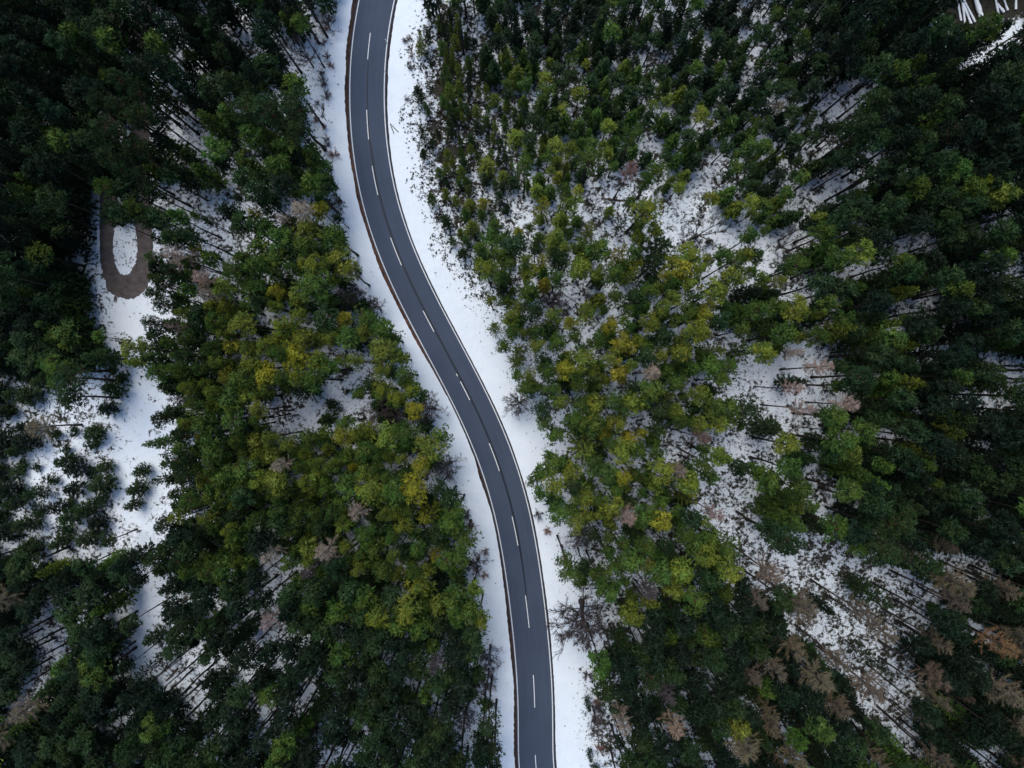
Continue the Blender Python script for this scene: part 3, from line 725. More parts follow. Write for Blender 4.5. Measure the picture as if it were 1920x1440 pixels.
hp(270, 780, 4.8, '''L,0,1240,440,85 L,0,1640,1200,125 L,0,1140,1250,105 L,1,1480,1400,80 S,1,140,240,80 P,0,150,20,90 P,2,390,80,66 O,2,260,100,60 P,0,350,190,85 P,2,500,180,60 P,0,260,410,105 P,0,420,370,95
S,0,200,560,115 P,0,400,560,105 P,1,430,740,80 S,1,540,770,80 P,1,800,50,115 P,1,1030,20,90 P,1,840,230,90 S,1,740,290,85 P,2,1150,200,95 P,2,1320,250,90 P,1,1500,200,108 P,3,1790,190,105
P,1,1820,60,95 P,2,1040,340,70 P,1,1400,450,70 P,2,1560,420,82 P,2,1700,440,80 P,3,1850,470,52 P,2,1640,300,60 P,2,1060,590,108 P,2,820,480,60 P,2,1450,590,80 P,1,1650,650,80 P,1,620,480,75
P,1,860,630,62 P,1,740,690,62 P,1,1120,740,62 P,1,1240,720,80 S,2,1440,760,115 P,2,720,840,55 P,1,980,790,60 P,1,1220,840,80 P,1,1540,860,70 P,1,1690,890,80 P,2,590,910,80 P,2,340,890,80
P,0,220,970,88 P,1,1010,930,88 P,2,760,1020,72 P,2,1330,1030,82 P,2,1790,990,80 P,3,660,1160,42 S,2,1510,1080,80 P,2,1820,1170,70 P,2,1500,1300,80 P,1,1310,1330,80 P,2,850,1310,62
P,1,600,1390,88 P,1,430,1390,75 P,0,130,1270,115 P,0,330,1300,80''')
hp(560, 480, 4.8, '''D,1,720,1400,150 D,0,1180,1390,120 D,1,450,380,110 D,1,680,450,75 O,1,620,590,140 O,2,780,870,165 O,2,530,940,90 P,2,590,690,80 P,2,740,1030,82 O,1,960,1060,105 P,2,760,1200,108 P,2,900,1280,90
P,3,1040,1380,95 O,1,1120,1260,88 O,2,470,150,105 P,0,650,1160,80 B,0,420,1220,40 B,0,850,1390,60 P,2,1700,130,115 P,1,1900,80,75 P,2,1730,400,70 Y,0,1830,300,65 O,1,900,760,90''')
hp(560, 780, 4.8, '''L,0,530,870,100 D,1,1340,460,125 D,0,1600,1370,95 P,1,410,50,110 P,3,380,200,100 P,1,120,180,95 P,1,950,160,130 O,2,1170,270,150 O,1,1290,180,110 P,3,1110,430,100 P,2,930,390,62 P,2,240,310,58 P,2,170,440,80
P,2,310,450,80 P,3,460,470,60 P,1,590,320,112 P,1,700,450,80 P,1,800,540,80 P,2,620,660,140 P,3,1040,630,160 P,2,60,590,80 P,1,280,660,62 S,3,1160,870,165 P,1,1360,960,135 O,1,1430,850,105 O,1,1500,1100,140
P,2,770,880,76 P,2,940,980,88 P,2,400,980,80 P,1,150,860,78 P,1,290,880,78 P,1,830,1090,90 P,1,600,1060,108 P,2,850,1250,72 P,1,1070,1200,82 S,3,1250,1220,115 P,1,1330,1310,105 P,2,540,1370,80 P,1,760,1370,105
P,1,1010,1400,70 P,1,440,1180,80 P,1,100,1080,78 O,0,1270,640,105''')
hp(900, 480, 4.8, '''D,1,640,390,115 D,1,930,290,95 D,0,370,1330,110 L,0,1540,1040,105 O,2,80,100,108 P,1,250,70,72 P,2,410,50,80 S,3,550,60,100 P,0,720,60,95 P,1,700,200,90 S,3,580,260,80 P,2,1050,150,90 P,1,1180,180,108
S,2,1330,200,95 S,0,1550,80,165 O,3,1650,180,62 P,1,1720,250,82 O,1,1490,330,100 P,2,100,400,62 Y,0,180,300,62 Y,2,290,310,40 O,2,950,510,118 P,1,1200,380,88 P,1,1120,490,62 P,1,1320,490,70 P,2,1640,480,82
P,3,1170,620,88 P,2,1290,580,60 P,1,1340,640,70 P,2,1530,620,105 P,3,800,610,85 P,2,660,550,95 P,0,480,500,110 P,2,270,540,88 S,2,130,640,85 P,1,280,700,88 P,2,390,700,62 P,1,500,690,88 P,1,850,730,80
P,1,1040,770,88 P,1,220,820,80 S,2,350,850,95 P,2,520,810,88 P,1,680,790,105 Y,3,780,885,42 P,1,910,830,62 P,2,1840,740,90 O,2,1160,930,98 P,2,1360,980,72 P,2,1620,890,88 S,2,330,950,110 O,2,440,1090,88
P,0,580,950,105 P,1,600,1060,105 P,2,1000,1060,105 P,1,870,1180,80 P,1,640,1200,95 S,2,1680,1250,120 P,0,1370,1190,88 P,2,720,1310,98 P,1,900,1340,98 P,1,1180,1300,105 P,1,1260,1390,80 P,2,1780,1390,88
P,0,560,1380,95 S,2,1450,1350,75 P,1,400,1180,88''')
hp(950, 780, 4.8, '''L,0,1540,490,100 L,0,1080,900,110 L,2,1760,190,85 L,0,1870,880,92 D,1,700,1090,115 P,1,340,50,98 P,1,600,30,115 P,2,1000,60,108 S,1,1360,130,125 P,2,1750,70,98 P,1,1570,60,88 S,2,690,290,205 P,1,930,250,72
P,1,1190,310,90 O,1,1340,350,98 P,1,1760,440,105 P,2,430,620,128 P,1,300,690,95 O,1,220,570,62 P,0,600,640,98 P,3,1040,560,76 P,2,1130,680,48 P,1,1240,560,62 P,1,1220,690,62 O,1,480,860,148 O,2,620,960,108
P,1,830,750,88 P,2,850,900,62 P,3,1400,950,125 S,2,1600,720,105 P,1,1600,1050,98 P,0,1450,600,85 O,1,520,1290,105 P,1,910,1220,72 P,1,900,1080,72 P,1,1050,1150,80 P,1,1250,1160,108 P,2,1250,1330,88
P,2,1780,950,62 P,0,1720,1370,95 P,0,1430,1150,95''')
hp(860, 240, 4.8, '''L,2,1540,370,95 D,1,1250,660,95 Y,2,520,90,105 Y,2,250,340,110 P,1,600,350,105 Y,0,490,490,80 Y,2,760,190,62 Y,2,890,300,80 P,2,1000,200,88 P,1,1190,270,145 P,1,1560,90,108 P,1,1770,400,115 P,1,1680,500,95
P,1,950,560,80 S,3,760,700,105 P,2,1000,680,125 B,0,440,740,75 Y,2,100,690,72 Y,3,220,680,62 Y,2,120,900,80 Y,1,320,890,80 Y,3,540,940,60 Y,1,400,1000,72 S,2,1160,940,110 Y,1,990,940,62 Y,2,1360,740,62
P,2,1660,740,165 S,0,1460,880,85 Y,1,720,1000,82 P,2,960,1090,72 S,3,750,1210,92 P,2,600,1200,62 P,1,450,1230,62 P,2,280,1260,108 P,2,170,1200,52 P,0,880,1170,98 S,3,1450,1130,92 S,0,1790,1090,195 P,2,1220,1310,88
P,1,1350,1290,98 S,2,1540,1360,92 Y,1,200,1080,80 P,1,900,1360,88 P,3,780,1400,62''')
hp(1250, 480, 4.8, '''L,0,1180,870,75 L,0,1400,1000,105 L,0,1640,1340,110 L,0,1230,1370,100 L,0,1150,1180,80 P,2,290,130,88 P,1,740,140,82 P,1,600,50,98 P,1,1200,80,128 P,2,1040,220,72 P,3,340,540,88 P,1,200,520,105
P,2,380,440,72 P,1,850,470,108 P,2,1170,490,138 P,1,240,380,80 P,2,1450,510,62 P,1,1600,560,88 P,1,1350,720,108 P,2,150,760,88 S,2,440,860,115 P,1,560,990,95 P,2,300,1260,115 P,2,500,1110,85 S,0,1680,850,148
S,0,1130,1130,80 P,0,700,1390,140 P,0,1750,1080,140 P,2,90,1380,80 S,1,900,640,120 S,1,700,850,140''')
hp(1280, 960, 3.0, '''P,0,590,170,105 P,1,860,80,90 P,0,1200,70,115 P,0,1100,200,120 S,0,1060,470,100 S,0,1060,830,60 Y,0,970,400,60 L,3,490,340,90 L,3,410,490,80 L,3,660,530,118 L,3,600,740,90 L,3,850,820,80 L,3,510,870,72
L,3,380,900,80 L,3,740,920,100 L,3,1030,980,118 L,3,840,1070,90 L,3,1100,660,85 L,3,1420,720,80 L,3,1540,400,108 L,3,1400,930,90 L,3,1420,1050,80 L,4,1780,740,90 L,3,1830,1020,100 L,3,330,1320,125 L,3,1310,1140,55
P,1,60,480,85 P,1,30,100,62 P,1,220,200,95 P,1,130,700,72 P,1,230,440,62 L,3,1800,420,80 L,3,1010,570,80''')
hp(0, 480, 3.0, '''B,0,130,1210,85 B,0,280,1270,55 B,0,370,1080,48 B,0,500,1230,70 B,0,550,1360,70 B,0,120,1330,60 B,0,60,890,60 B,0,420,990,45 B,0,20,1250,40 B,0,400,1400,60 L,3,230,970,80 P,1,440,640,95 P,0,560,700,100 P,0,520,800,85 Y,0,80,780,60 P,2,760,520,78 Y,0,780,1210,48 Y,0,760,1310,60 Y,0,740,1400,45 Y,0,900,900,48
P,1,840,510,45''')
hp(0, 0, 1.0, 'P,0,200,245,27 P,0,208,300,26 P,0,262,225,28 P,0,255,285,25 P,0,264,335,25 P,1,203,355,22 P,0,232,255,24 P,0,228,205,26 P,0,238,322,20 P,1,258,390,20 P,0,196,190,26 P,0,270,170,28 P,0,230,150,26 P,0,198,408,15 P,0,262,412,15 P,0,276,440,13 P,1,285,482,14 P,1,284,518,13 P,0,205,390,15')
hp(0, 960, 3.0, 'S,0,840,880,72 Y,0,870,700,55 P,0,710,120,55 L,3,180,1100,90 L,3,60,1200,90 L,3,40,480,90 P,1,1680,30,60 L,3,1500,240,50')
hp(640, 960, 3.0, 'D,0,1395,640,150 O,1,1280,330,80 O,1,1440,360,72 O,0,1420,120,60 L,1,1730,430,70 L,1,1830,1010,65 L,1,530,860,55 L,1,80,20,45 D,1,740,330,80 D,1,830,850,55 D,1,820,990,50 D,1,700,1180,60 D,1,1440,1200,50 O,0,830,1180,80 O,0,860,1330,70')
hp(1280, 0, 3.0, 'D,0,110,1290,120 D,1,620,1360,75 B,0,150,1360,32 B,0,70,1330,28')
hp(0, 0, 3.0, 'D,1,1700,280,80 D,1,1840,140,60 L,0,1690,1190,75 L,0,1580,1220,45 D,1,1780,600,40 P,3,1400,1180,40 P,3,1495,850,22 P,0,1500,620,110 P,0,1650,620,110 P,0,1400,620,90 P,0,1690,760,90 D,1,1870,1130,45')

TONES = {0: (0.024, 0.048, 0.017), 1: (0.054, 0.104, 0.021), 2: (0.122, 0.165, 0.028), 3: (0.235, 0.228, 0.028), 4: (0.012, 0.025, 0.013)}  # last tone is near-black, painting the vignette into the outer trees
GOLDA = {4: 0.02, 0: 0.06, 1: 0.22, 2: 0.6, 3: 1.0}
TWIG = {0: (0.40, 0.295, 0.225), 1: (0.105, 0.082, 0.082), 2: (0.24, 0.13, 0.095), 3: (0.165, 0.130, 0.082), 4: (0.22, 0.13, 0.055)}

def mid_frac(k): return {'P': 0.84, 'O': 0.83, 'S': 0.55, 'Y': 0.55, 'U': 0.55, 'L': 0.80, 'D': 0.65, 'B': 0.6}[k]
def want_h(k, u, v, rng):
    if k in 'PO':
        d = min(1.0, math.hypot(u - 960, v - 720) / 900)
        return rng.uniform(14, 18) + 5 * d
    if k == 'S': return rng.uniform(12, 17)
    if k == 'Y': return rng.uniform(4.5, 7.5)
    if k == 'L': return rng.uniform(19, 23)
    if k == 'D': return 18.5 if v > 1150 and u > 1080 and u < 1120 else rng.uniform(9, 13)
    return rng.uniform(1.8, 2.8)
KIND = {'P': 'pine', 'O': 'pine_loose', 'S': 'spruce', 'Y': 'young', 'U': 'young', 'L': 'larch', 'D': 'bare', 'B': 'bush', 'H': 'shrub'}
rt = np.random.default_rng(11)
TREES = []
def put(u, v, r, k, tone, hand, h=None):
    h = h or want_h(k, u, v, rt)
    if u < 240 and v > 560 and k in 'POSL': h = min(h, 10 + 4 * rt.random())
    for _ in range(6):      # a tree never stands on the road, the track or the ride: a lower one leans less far in the view
        q_ = 1 - h * mid_frac(k) / CAM_H
        if is_hard(960 + (u - 960) * q_, 720 + (v - 720) * q_): h *= 0.78
    q_ = 1 - h * mid_frac(k) / CAM_H
    if not hand and is_hard(960 + (u - 960) * q_, 720 + (v - 720) * q_): return
    zc = h * mid_frac(k); kk = MPP * (1 - zc / CAM_H)
    TREES.append(dict(u=u, v=v, rp=r, k=k, tone=tone, h=h, x=(u - 960) * kk, y=(720 - v) * kk, rm=r * kk, hand=hand))
for u, v, r, k, t in HAND:
    if any(math.hypot(u - q['u'], v - q['v']) < 0.55 * min(r, q['rp']) for q in TREES): continue
    put(u, v, r, k, t, True)

# fill the rest of the woods, large crowns first, keeping the open places open
SPARSE = [G(640, 0, 3, [(310,0),(640,0),(760,300),(900,450),(1060,800),(930,1000),(800,1440),(420,1440),(300,1100),(240,600)]),
          G(640, 960, 3, [(1340,870),(1420,960),(1560,1200),(1560,1700),(1340,1700)])]
A8 = np.arange(8) * math.pi / 4; C8, S8 = np.cos(A8), np.sin(A8)
def footprint_ok(u, v, r, k, h):
    us = [u + 0.85 * r * C8]; vs = [v + 0.85 * r * S8]
    zc = h * mid_frac(k); bx, by = (u - 960) * (1 - zc / CAM_H), (v - 720) * (1 - zc / CAM_H)
    for f, q in (((0.35, 0.85), (0.8, 0.3)) if k == 'S' else ((0.98, 0.4), (0.78, 0.5))):
        s_ = 1 / (1 - f * h / CAM_H); us.append(960 + bx * s_ + q * r * C8); vs.append(720 + by * s_ + q * r * S8)
    if u > 1650 and v < 60:      # keep stems off the log fan
        for f in (0.0, 0.2, 0.4, 0.6, 0.8):
            s_ = 1 / (1 - f * h / CAM_H); a_, b_ = 960 + bx * s_, 720 + by * s_
            if 1785 < a_ < 1930 and -30 < b_ < 50: return False
    return is_open(np.concatenate(us), np.concatenate(vs)).sum() <= 3
SPR = np.zeros((gh, gw), bool)
for p in SPARSE: SPR |= inside(p, gu, gv)
def in_sparse(u, v): return SPR[int((v - GY0) / CELL), int((u - GX0) / CELL)]
cells = {}
def near_ok(u, v, r, fac):
    ci, cj = int(u // 80), int(v // 80)
    for i in range(ci - 1, ci + 2):
        for j in range(cj - 1, cj + 2):
            for (qu, qv, qr) in cells.get((i, j), ()):
                if math.hypot(u - qu, v - qv) < fac * (r + qr): return False
    return True
def reg(u, v, r): cells.setdefault((int(u // 80), int(v // 80)), []).append((u, v, r))
for t in TREES: reg(t['u'], t['v'], t['rp'] * (1.45 if t['k'] == 'D' else 1))

def choose(u, v):
    """kind and tone of a woodland tree by place"""
    d = math.hypot((u - 900) / 960, (v - 690) / (580 if v > 690 else 700)); q = rt.random()
    tone = rt.choice([0, 1, 2, 3], p=[0.12, 0.40, 0.40, 0.08]) if d < 0.55 else (rt.choice([0, 1, 2, 4], p=[0.42, 0.38, 0.14, 0.06]) if d < 0.85 else rt.choice([0, 1, 2, 4], p=[0.36, 0.09, 0.01, 0.54]))  # tones darken outward, standing in for lens vignetting
    if u > 1380 and v > 980: k = 'L' if q < 0.09 else ('S' if q < 0.55 else 'P')
    elif u > 1380: k = 'S' if q < 0.40 else ('L' if q < 0.408 else 'P')
    elif u > 880 and v < 420: k = 'S' if q < 0.55 else 'P'
    elif u < 280: k = 'S' if q < 0.5 else 'P'
    elif v < 430: k = 'S' if q < 0.35 else 'P'
    else: k = 'S' if q < 0.09 else ('L' if q < 0.098 else 'P')
    if k == 'L': tone = 3 if u > 1380 or u < 280 else 0
    return k, int(tone)
for (lo, hi, tries, fac) in ((23, 28, 8000, 0.58), (17, 22, 14000, 0.60), (13, 16, 16000, 0.68), (9, 12, 12000, 0.84)):
    UU = rt.uniform(-110, 2030, tries); VV = rt.uniform(-90, 1530, tries); RR = rt.uniform(lo, hi, tries)
    for u, v, r in zip(UU, VV, RR):
        if u > 880 and v < 430 and u < 1560: r *= 0.68
        if is_open(u, v): continue
        if in_sparse(u, v): continue
        dk = 1.07 if (u > 880 and v < 430 and u < 1400) else 0.92 if (u < 230 or (u < 520 and v < 260) or u > 1640 or (u < 300 and v > 1180)) else 1.0
        if not near_ok(u, v, r, fac * dk): continue
        k, tone = choose(u, v)
        if u < 235 and 690 < v < 1040:
            if rt.random() < 0.35: continue
            k, tone = ('Y', int(rt.choice([0, 4]))) if rt.random() < 0.8 else ('B', 0)
        h = want_h(k, u, v, rt)
        if k not in 'YB': h *= min(1.0, max(0.6, r / 23))
        if u > 880 and v < 420 and u < 1560: h *= 0.72
        if not footprint_ok(u, v, r, k, h): continue
        put(u, v, r, k, tone, False, h); reg(u, v, r)
# a lower storey of shaded young spruces under the close stands
over = cells; cells = {}
for u, v, r in zip(rt.uniform(-60, 1980, 15000), rt.uniform(-50, 1490, 15000), rt.uniform(15, 24, 15000)):
    if (u > 760 and u < 1560 and v < 470) or in_sparse(u, v) or is_open(u, v): continue
    if u > 930 and u < 1420 and v > 380 and v < 900 and rt.random() < 0.75: continue
    if u < 235 and 690 < v < 1040: continue
    if 300 < u < 500 and 140 < v < 490: continue
    core = (285 < u < 880 and 560 < v < 1180) or u < 180 or u > 1680
    if not core and rt.random() < 0.5: continue
    if is_open(u + 1.35 * r * C8, v + 1.35 * r * S8).any(): continue
    if not near_ok(u, v, r, 0.72 if core else 0.9) or not footprint_ok(u, v, r, 'U', 7.0): continue
    dd = math.hypot((u - 900) / 960, (v - 720) / 720)
    put(u, v, r, 'U', 1 if (dd < 0.6 and rt.random() < 0.6) else (0 if dd < 0.85 else 4), False, rt.uniform(6, 9.5)); reg(u, v, r)  # outermost ones coloured darker too, for the vignette
cells = over
# young growth on the rough bank beside the road
for u, v, r in zip(rt.uniform(745, 1000, 1500), rt.uniform(-40, 520, 1500), rt.uniform(6, 14, 1500)):
    if not inside(SPARSE[0], np.array([u]), np.array([v]))[0]: continue
    pr = np.interp(u, [745, 800, 900], [0.01, 0.10, 0.6]) * (1.0 if v < 330 else 0.6)
    cl = lv[int((v - GY0) / CELL)]
    if u - cl < RVG[int((v - GY0) / CELL)] + 26 or rt.random() > pr or not near_ok(u, v, r, 0.72): continue
    put(u, v, r, 'Y', int(rt.choice([0, 1, 2], p=[0.35, 0.35, 0.30])), False); reg(u, v, r)
for u, v, r in zip(rt.uniform(1095, 1185, 40), rt.uniform(1250, 1460, 40), rt.uniform(6, 14, 40)):
    if inside(SPARSE[1], np.array([u]), np.array([v]))[0] and near_ok(u, v, r, 0.9):
        put(u, v, r, 'Y', 0, False); reg(u, v, r)
# bare shrubs along the edge of the snow verge
for u0, v0, u1, v1, cnt in [(628,0,606,170,9),(604,170,622,330,8),(628,330,660,470,5),(655,500,690,585,5),(750,60,770,200,5),(885,960,905,1090,5),(905,1180,935,1330,6),(1095,1260,1130,1420,6),(1000,960,1040,1000,2)]:
    for i in range(cnt):
        t = (i + rt.random()) / cnt; u = u0 + (u1 - u0) * t + rt.normal(-3 if u0 < 935 and not 740 < u0 < 760 else 3, 9); v = v0 + (v1 - v0) * t
        TREES.append(dict(u=u, v=v, rp=rt.uniform(8, 15), k='H', tone=int(rt.choice([1, 2, 1])), h=rt.uniform(0.8, 2.3), x=(u - 960) * MPP, y=(720 - v) * MPP, rm=rt.uniform(0.55, 1.6), hand=True))

tz = ground_z(np.array([t['x'] for t in TREES]), np.array([t['y'] for t in TREES]))
for t, z in zip(TREES, tz): t['z'] = float(z)

# ------------------------------------------------------------------ wording
MARKS = [((235, 480), 'round the gravel hairpin'), ((262, 830), 'along the open snowy ride'), ((100, 900), 'in the bushy snow clearing'), ((130, 200), 'in the dark wood above the hairpin'),
         ((60, 1250), 'beside the slanting snow strip'), ((270, 1180), 'along the narrow lower ride'), ((480, 250), 'between hairpin and upper road bend'),
         ((450, 680), 'in the dense stand near the hairpin'), ((450, 1000), 'in the dense stand near the ride'), ((600, 1280), 'in the shady stand by lower road'),
         ((620, 760), 'round the glade with fallen logs'), ((830, 220), 'on the rough road bank'), ((1080, 180), 'in the thicket behind the bank'),
         ((1070, 420), 'round the glade below the bank'), ((1320, 425), 'round the spreading bare tree'), ((1550, 170), 'round the speckled snow hollow'),
         ((1830, 40), 'near the snow-capped logs'), ((1600, 370), 'in the long-stemmed wood'), ((1450, 720), 'round the larch glade'), ((1780, 640), 'in the deep wood behind the larches'),
         ((1130, 720), 'in the mixed stand facing the road'), ((1150, 950), 'in the stand where the road straightens'), ((1095, 1170), 'near the big bare roadside tree'), ((1220, 1320), 'in dark wood behind the roadside tree'),
         ((1500, 1130), 'in the glade of long stems'), ((1780, 1000), 'beyond the glade of long stems'), ((1620, 1360), 'below the glade of long stems'), ((1380, 920), 'between the larch and long-stem glades')]
def place(u, v): return min(MARKS, key=lambda m: (m[0][0] - u) ** 2 + (m[0][1] - v) ** 2)[1]
LOOK = {'P': {0: 'dark green pine', 1: 'mid green pine', 2: 'yellow-green pine', 3: 'golden-tipped pine', 4: 'vignette-darkened pine'},
        'O': {0: 'dark loose-crowned pine', 1: 'green loose-crowned pine', 2: 'olive loose-crowned pine', 3: 'golden loose-crowned pine', 4: 'vignette-darkened loose-crowned pine'},
        'S': {0: 'dark tiered spruce', 1: 'green tiered spruce', 2: 'olive tiered spruce', 3: 'yellow star-shaped spruce', 4: 'vignette-darkened spruce'},
        'Y': {0: 'low dark young spruce', 1: 'low green young spruce', 2: 'low olive young spruce', 3: 'low orange-yellow young spruce', 4: 'low blackish young spruce'},
        'L': {0: 'bare pinkish larch', 1: 'bare grey larch', 2: 'bare reddish larch', 3: 'bare brown larch', 4: 'bare rusty larch'},
        'D': {0: 'leafless dark-limbed tree', 1: 'leafless purple-grey tree'},
        'B': {0: 'low dark evergreen bush'}, 'H': {1: 'bare grey-brown shrub', 2: 'bare reddish shrub'}}
NAME = {'P': 'pine_tree', 'O': 'pine_tree', 'S': 'spruce_tree', 'Y': 'young_spruce', 'L': 'larch_tree', 'D': 'bare_tree', 'B': 'evergreen_bush', 'H': 'bare_shrub'}
GROUP = {'P': 'pine trees in the forest', 'O': 'pine trees in the forest', 'S': 'spruce trees in the forest', 'Y': 'young spruces in the clearings', 'L': 'bare larches in the forest', 'D': 'leafless trees', 'B': 'evergreen bushes', 'H': 'bare shrubs along the snow verges'}
CAT = {'P': 'pine', 'O': 'pine', 'S': 'spruce', 'Y': 'spruce', 'L': 'larch', 'D': 'tree', 'B': 'bush', 'H': 'shrub'}
def size_word(t):
    if t['k'] in 'HB': return ''
    r = t['rp']
    lim = {'Y': (10, 15), 'D': (16, 26), 'L': (17, 26)}.get(t['k'], (18, 26))
    return 'small ' if r < lim[0] else ('broad ' if r > lim[1] else '')
SPECIAL = [((1316, 430), 'D', 'large spreading leafless tree alone in the snow clearing'), ((1105, 1173), 'D', 'large dark leafless tree with thick trunk beside the straight road'),
           ((1233, 467), 'S', 'big dark spruce with long arching branches beside the leafless clearing tree'), ((1094, 840), 'S', 'very broad olive spruce with star-like branches near the road'),
           ((802, 961), 'S', 'broad yellow-green star-shaped spruce near the road verge'), ((1206, 394), 'P', 'very broad yellow-green pine standing alone in the snowy glade'),
           ((777, 911), 'P', 'broad pine with a golden middle near the road verge'), ((758, 813), 'P', 'dense rich green pine beside the purple-grey leafless tree'),
           ((710, 772), 'D', 'big purple-grey leafless tree next to the rich green pine'), ((1018, 382), 'S', 'pale golden star-shaped spruce in the glade below the bank'),
           ((1873, 1207), 'L', 'rust-tinted larch at the far side of the glade of long stems'), ((1062, 664), 'Y', 'tiny orange-yellow young spruce in the mixed stand'), ((722, 661), 'O', 'broad olive loose-crowned pine leaning over the road verge')]

# ------------------------------------------------------------------ individuals and the remaining mass
def in_frame(t): return -10 < t['u'] < 1930 and -10 < t['v'] < 1450
def proto_for(t, i):
    if t['k'] == 'S' and t['hand'] and t['rp'] > 17: return PROTO['star'][i % 3]
    L_ = PROTO[KIND[t['k']]] if t['k'] != 'D' else PROTO['bare_open' if (int(t['v']) % 2 == 0 or t['v'] < 460) and t['v'] < 1100 else 'bare_tall']; return L_[(i * 7 + int(t['u'])) % len(L_)]
COUNT = {}
order = sorted(range(len(TREES)), key=lambda i: (not in_frame(TREES[i]), not TREES[i]['hand'], -TREES[i]['rp']))
indiv, rest = [], []
for i in order:
    kind = NAME.get(TREES[i]['k'], '')
    if kind and in_frame(TREES[i]) and COUNT.get(kind, 0) < 300: COUNT[kind] = COUNT.get(kind, 0) + 1; indiv.append(i)
    else: rest.append(i)

def tint(t, rng):
    base = np.array((TWIG if t['k'] in 'LDH' else TONES)[t['tone']])
    if t['k'] == 'D' and t['tone'] == 0: base = np.array((0.060, 0.046, 0.042))
    c = base * rng.uniform(0.82, 1.2) * rng.uniform(0.93, 1.07, 3)
    a = 0.0 if t['k'] in 'LDH' else GOLDA[t['tone']] * rng.uniform(0.5, 1.1)
    return (*c, float(min(1, a)))
def xform(t, pr, rng):
    s_ = t['rm'] / pr['r']; kz = float(np.clip(t['h'] / (pr['h'] * s_), 0.62, 1.7))
    if t['k'] in 'YUBHD': kz = float(np.clip(t['h'] / (pr['h'] * s_), 0.5, 2.0))
    return s_, s_ * kz, rng.uniform(0, 6.283)

rq = np.random.default_rng(23)
def look(t): return LOOK[t['k']][t['tone']]
IU = np.array([(TREES[i]['u'], TREES[i]['v']) for i in indiv])
def neighbour(t):
    d_ = np.hypot(IU[:, 0] - t['u'], IU[:, 1] - t['v'])
    for q in np.argsort(d_)[1:9]:
        o_ = TREES[indiv[q]]
        if d_[q] > 85: break
        if o_['k'] != 'H' and look(o_) != look(t): return ' by a ' + size_word(o_) + look(o_)
    return ''
done_special = set()
for i in indiv:
    t = TREES[i]; pr = proto_for(t, i); s_, sz, rz = xform(t, pr, rq)
    root = link(bpy.data.objects.new(NAME[t['k']], None))
    root.empty_display_size = 0.5
    root.location = (t['x'], t['y'], t['z']); root.rotation_euler = (0, 0, rz); root.scale = (s_, s_, sz)
    lab = None
    for si, (pu, kk, txt) in enumerate(SPECIAL):
        if si not in done_special and t['k'] == kk and math.hypot(pu[0] - t['u'], pu[1] - t['v']) < 14: lab = txt; done_special.add(si); break
    if not lab:
        lab = size_word(t) + look(t) + ' ' + place(t['u'], t['v']) + neighbour(t)
        if len(lab.split()) > 16: lab = size_word(t) + look(t) + ' ' + place(t['u'], t['v'])
        lab = lab.replace(' a olive', ' an olive')
    tag(root, lab, CAT[t['k']], GROUP[t['k']])
    tr = link(bpy.data.objects.new('trunk' if t['k'] not in 'HB' else 'stems', pr['trunk']), root)
    cr = link(bpy.data.objects.new({'L': 'twigs', 'D': 'twigs', 'H': 'twigs'}.get(t['k'], 'crown'), pr['crown']), root)
    cr.color = tint(t, rq)

# the rest of the wood, joined into one mass
Vs, tips, golds, tints, Wv, Wf, wo_ = [], [], [], [], [], [], 0
for i in rest:
    t = TREES[i]
    if not (-170 < t['u'] < 2090 and -150 < t['v'] < 1590): continue
    pr = proto_for(t, i); s_, sz, rz = xform(t, pr, rq)
    nb = len(pr['Vb']) // 3; kf = min(0.40, max(0.15, 0.0125 * t['rp'])) if in_frame(t) else 0.15; keep = rq.random(nb) < kf
    Vb = pr['Vb'].reshape(-1, 3, 3)[keep]; ctr = Vb.mean(1, keepdims=True); Vb = (ctr + (Vb - ctr) * min(2.2, kf ** -0.5)).reshape(-1, 3)
    rot = np.array([[math.cos(rz), -math.sin(rz), 0], [math.sin(rz), math.cos(rz), 0], [0, 0, 1]])
    sc = np.array([s_, s_, sz]); off = np.array([t['x'], t['y'], t['z']])
    Vs.append((Vb * sc) @ rot.T + off); tips.append(np.repeat(pr['tip'][keep], 3)); golds.append(np.repeat(pr['gold'][keep], 3))
    tints.append(np.repeat([tint(t, rq)], len(Vb), 0))
    n7 = 9 * 7; Wt = (pr['wood'][0][:n7] * sc) @ rot.T + off; Ft = pr['wood'][1][:8 * 14]
    Wv.append(Wt); Wf.append(Ft + wo_); wo_ += len(Wt)
Vb = np.vstack(Vs); nb = len(Vb)
Vall = np.vstack([Vb] + Wv); Fall = np.vstack([np.arange(nb).reshape(-1, 3)] + [f + nb for f in Wf])
z_ = np.zeros(len(Vall) - nb)
fm = np.concatenate([np.zeros(nb // 3, int), np.ones(len(Fall) - nb // 3, int)])
me = mesh_np('background_forest', Vall, Fall, [M['fol_attr'], M['bark']], {'tip': ('FLOAT', np.concatenate(tips + [z_])), 'gold': ('FLOAT', np.concatenate(golds + [z_])),
             'tint': ('FLOAT_COLOR', np.vstack(tints + [np.zeros((len(z_), 4))]))}, fmat=fm)
tag(link(bpy.data.objects.new('background_forest', me)), 'mass of smaller conifers filling the wood between the larger trees', 'forest', kind='stuff')
print('trees', len(TREES), 'individual', len(indiv), COUNT, 'rest', len(rest), 'rest tris', len(Fall))

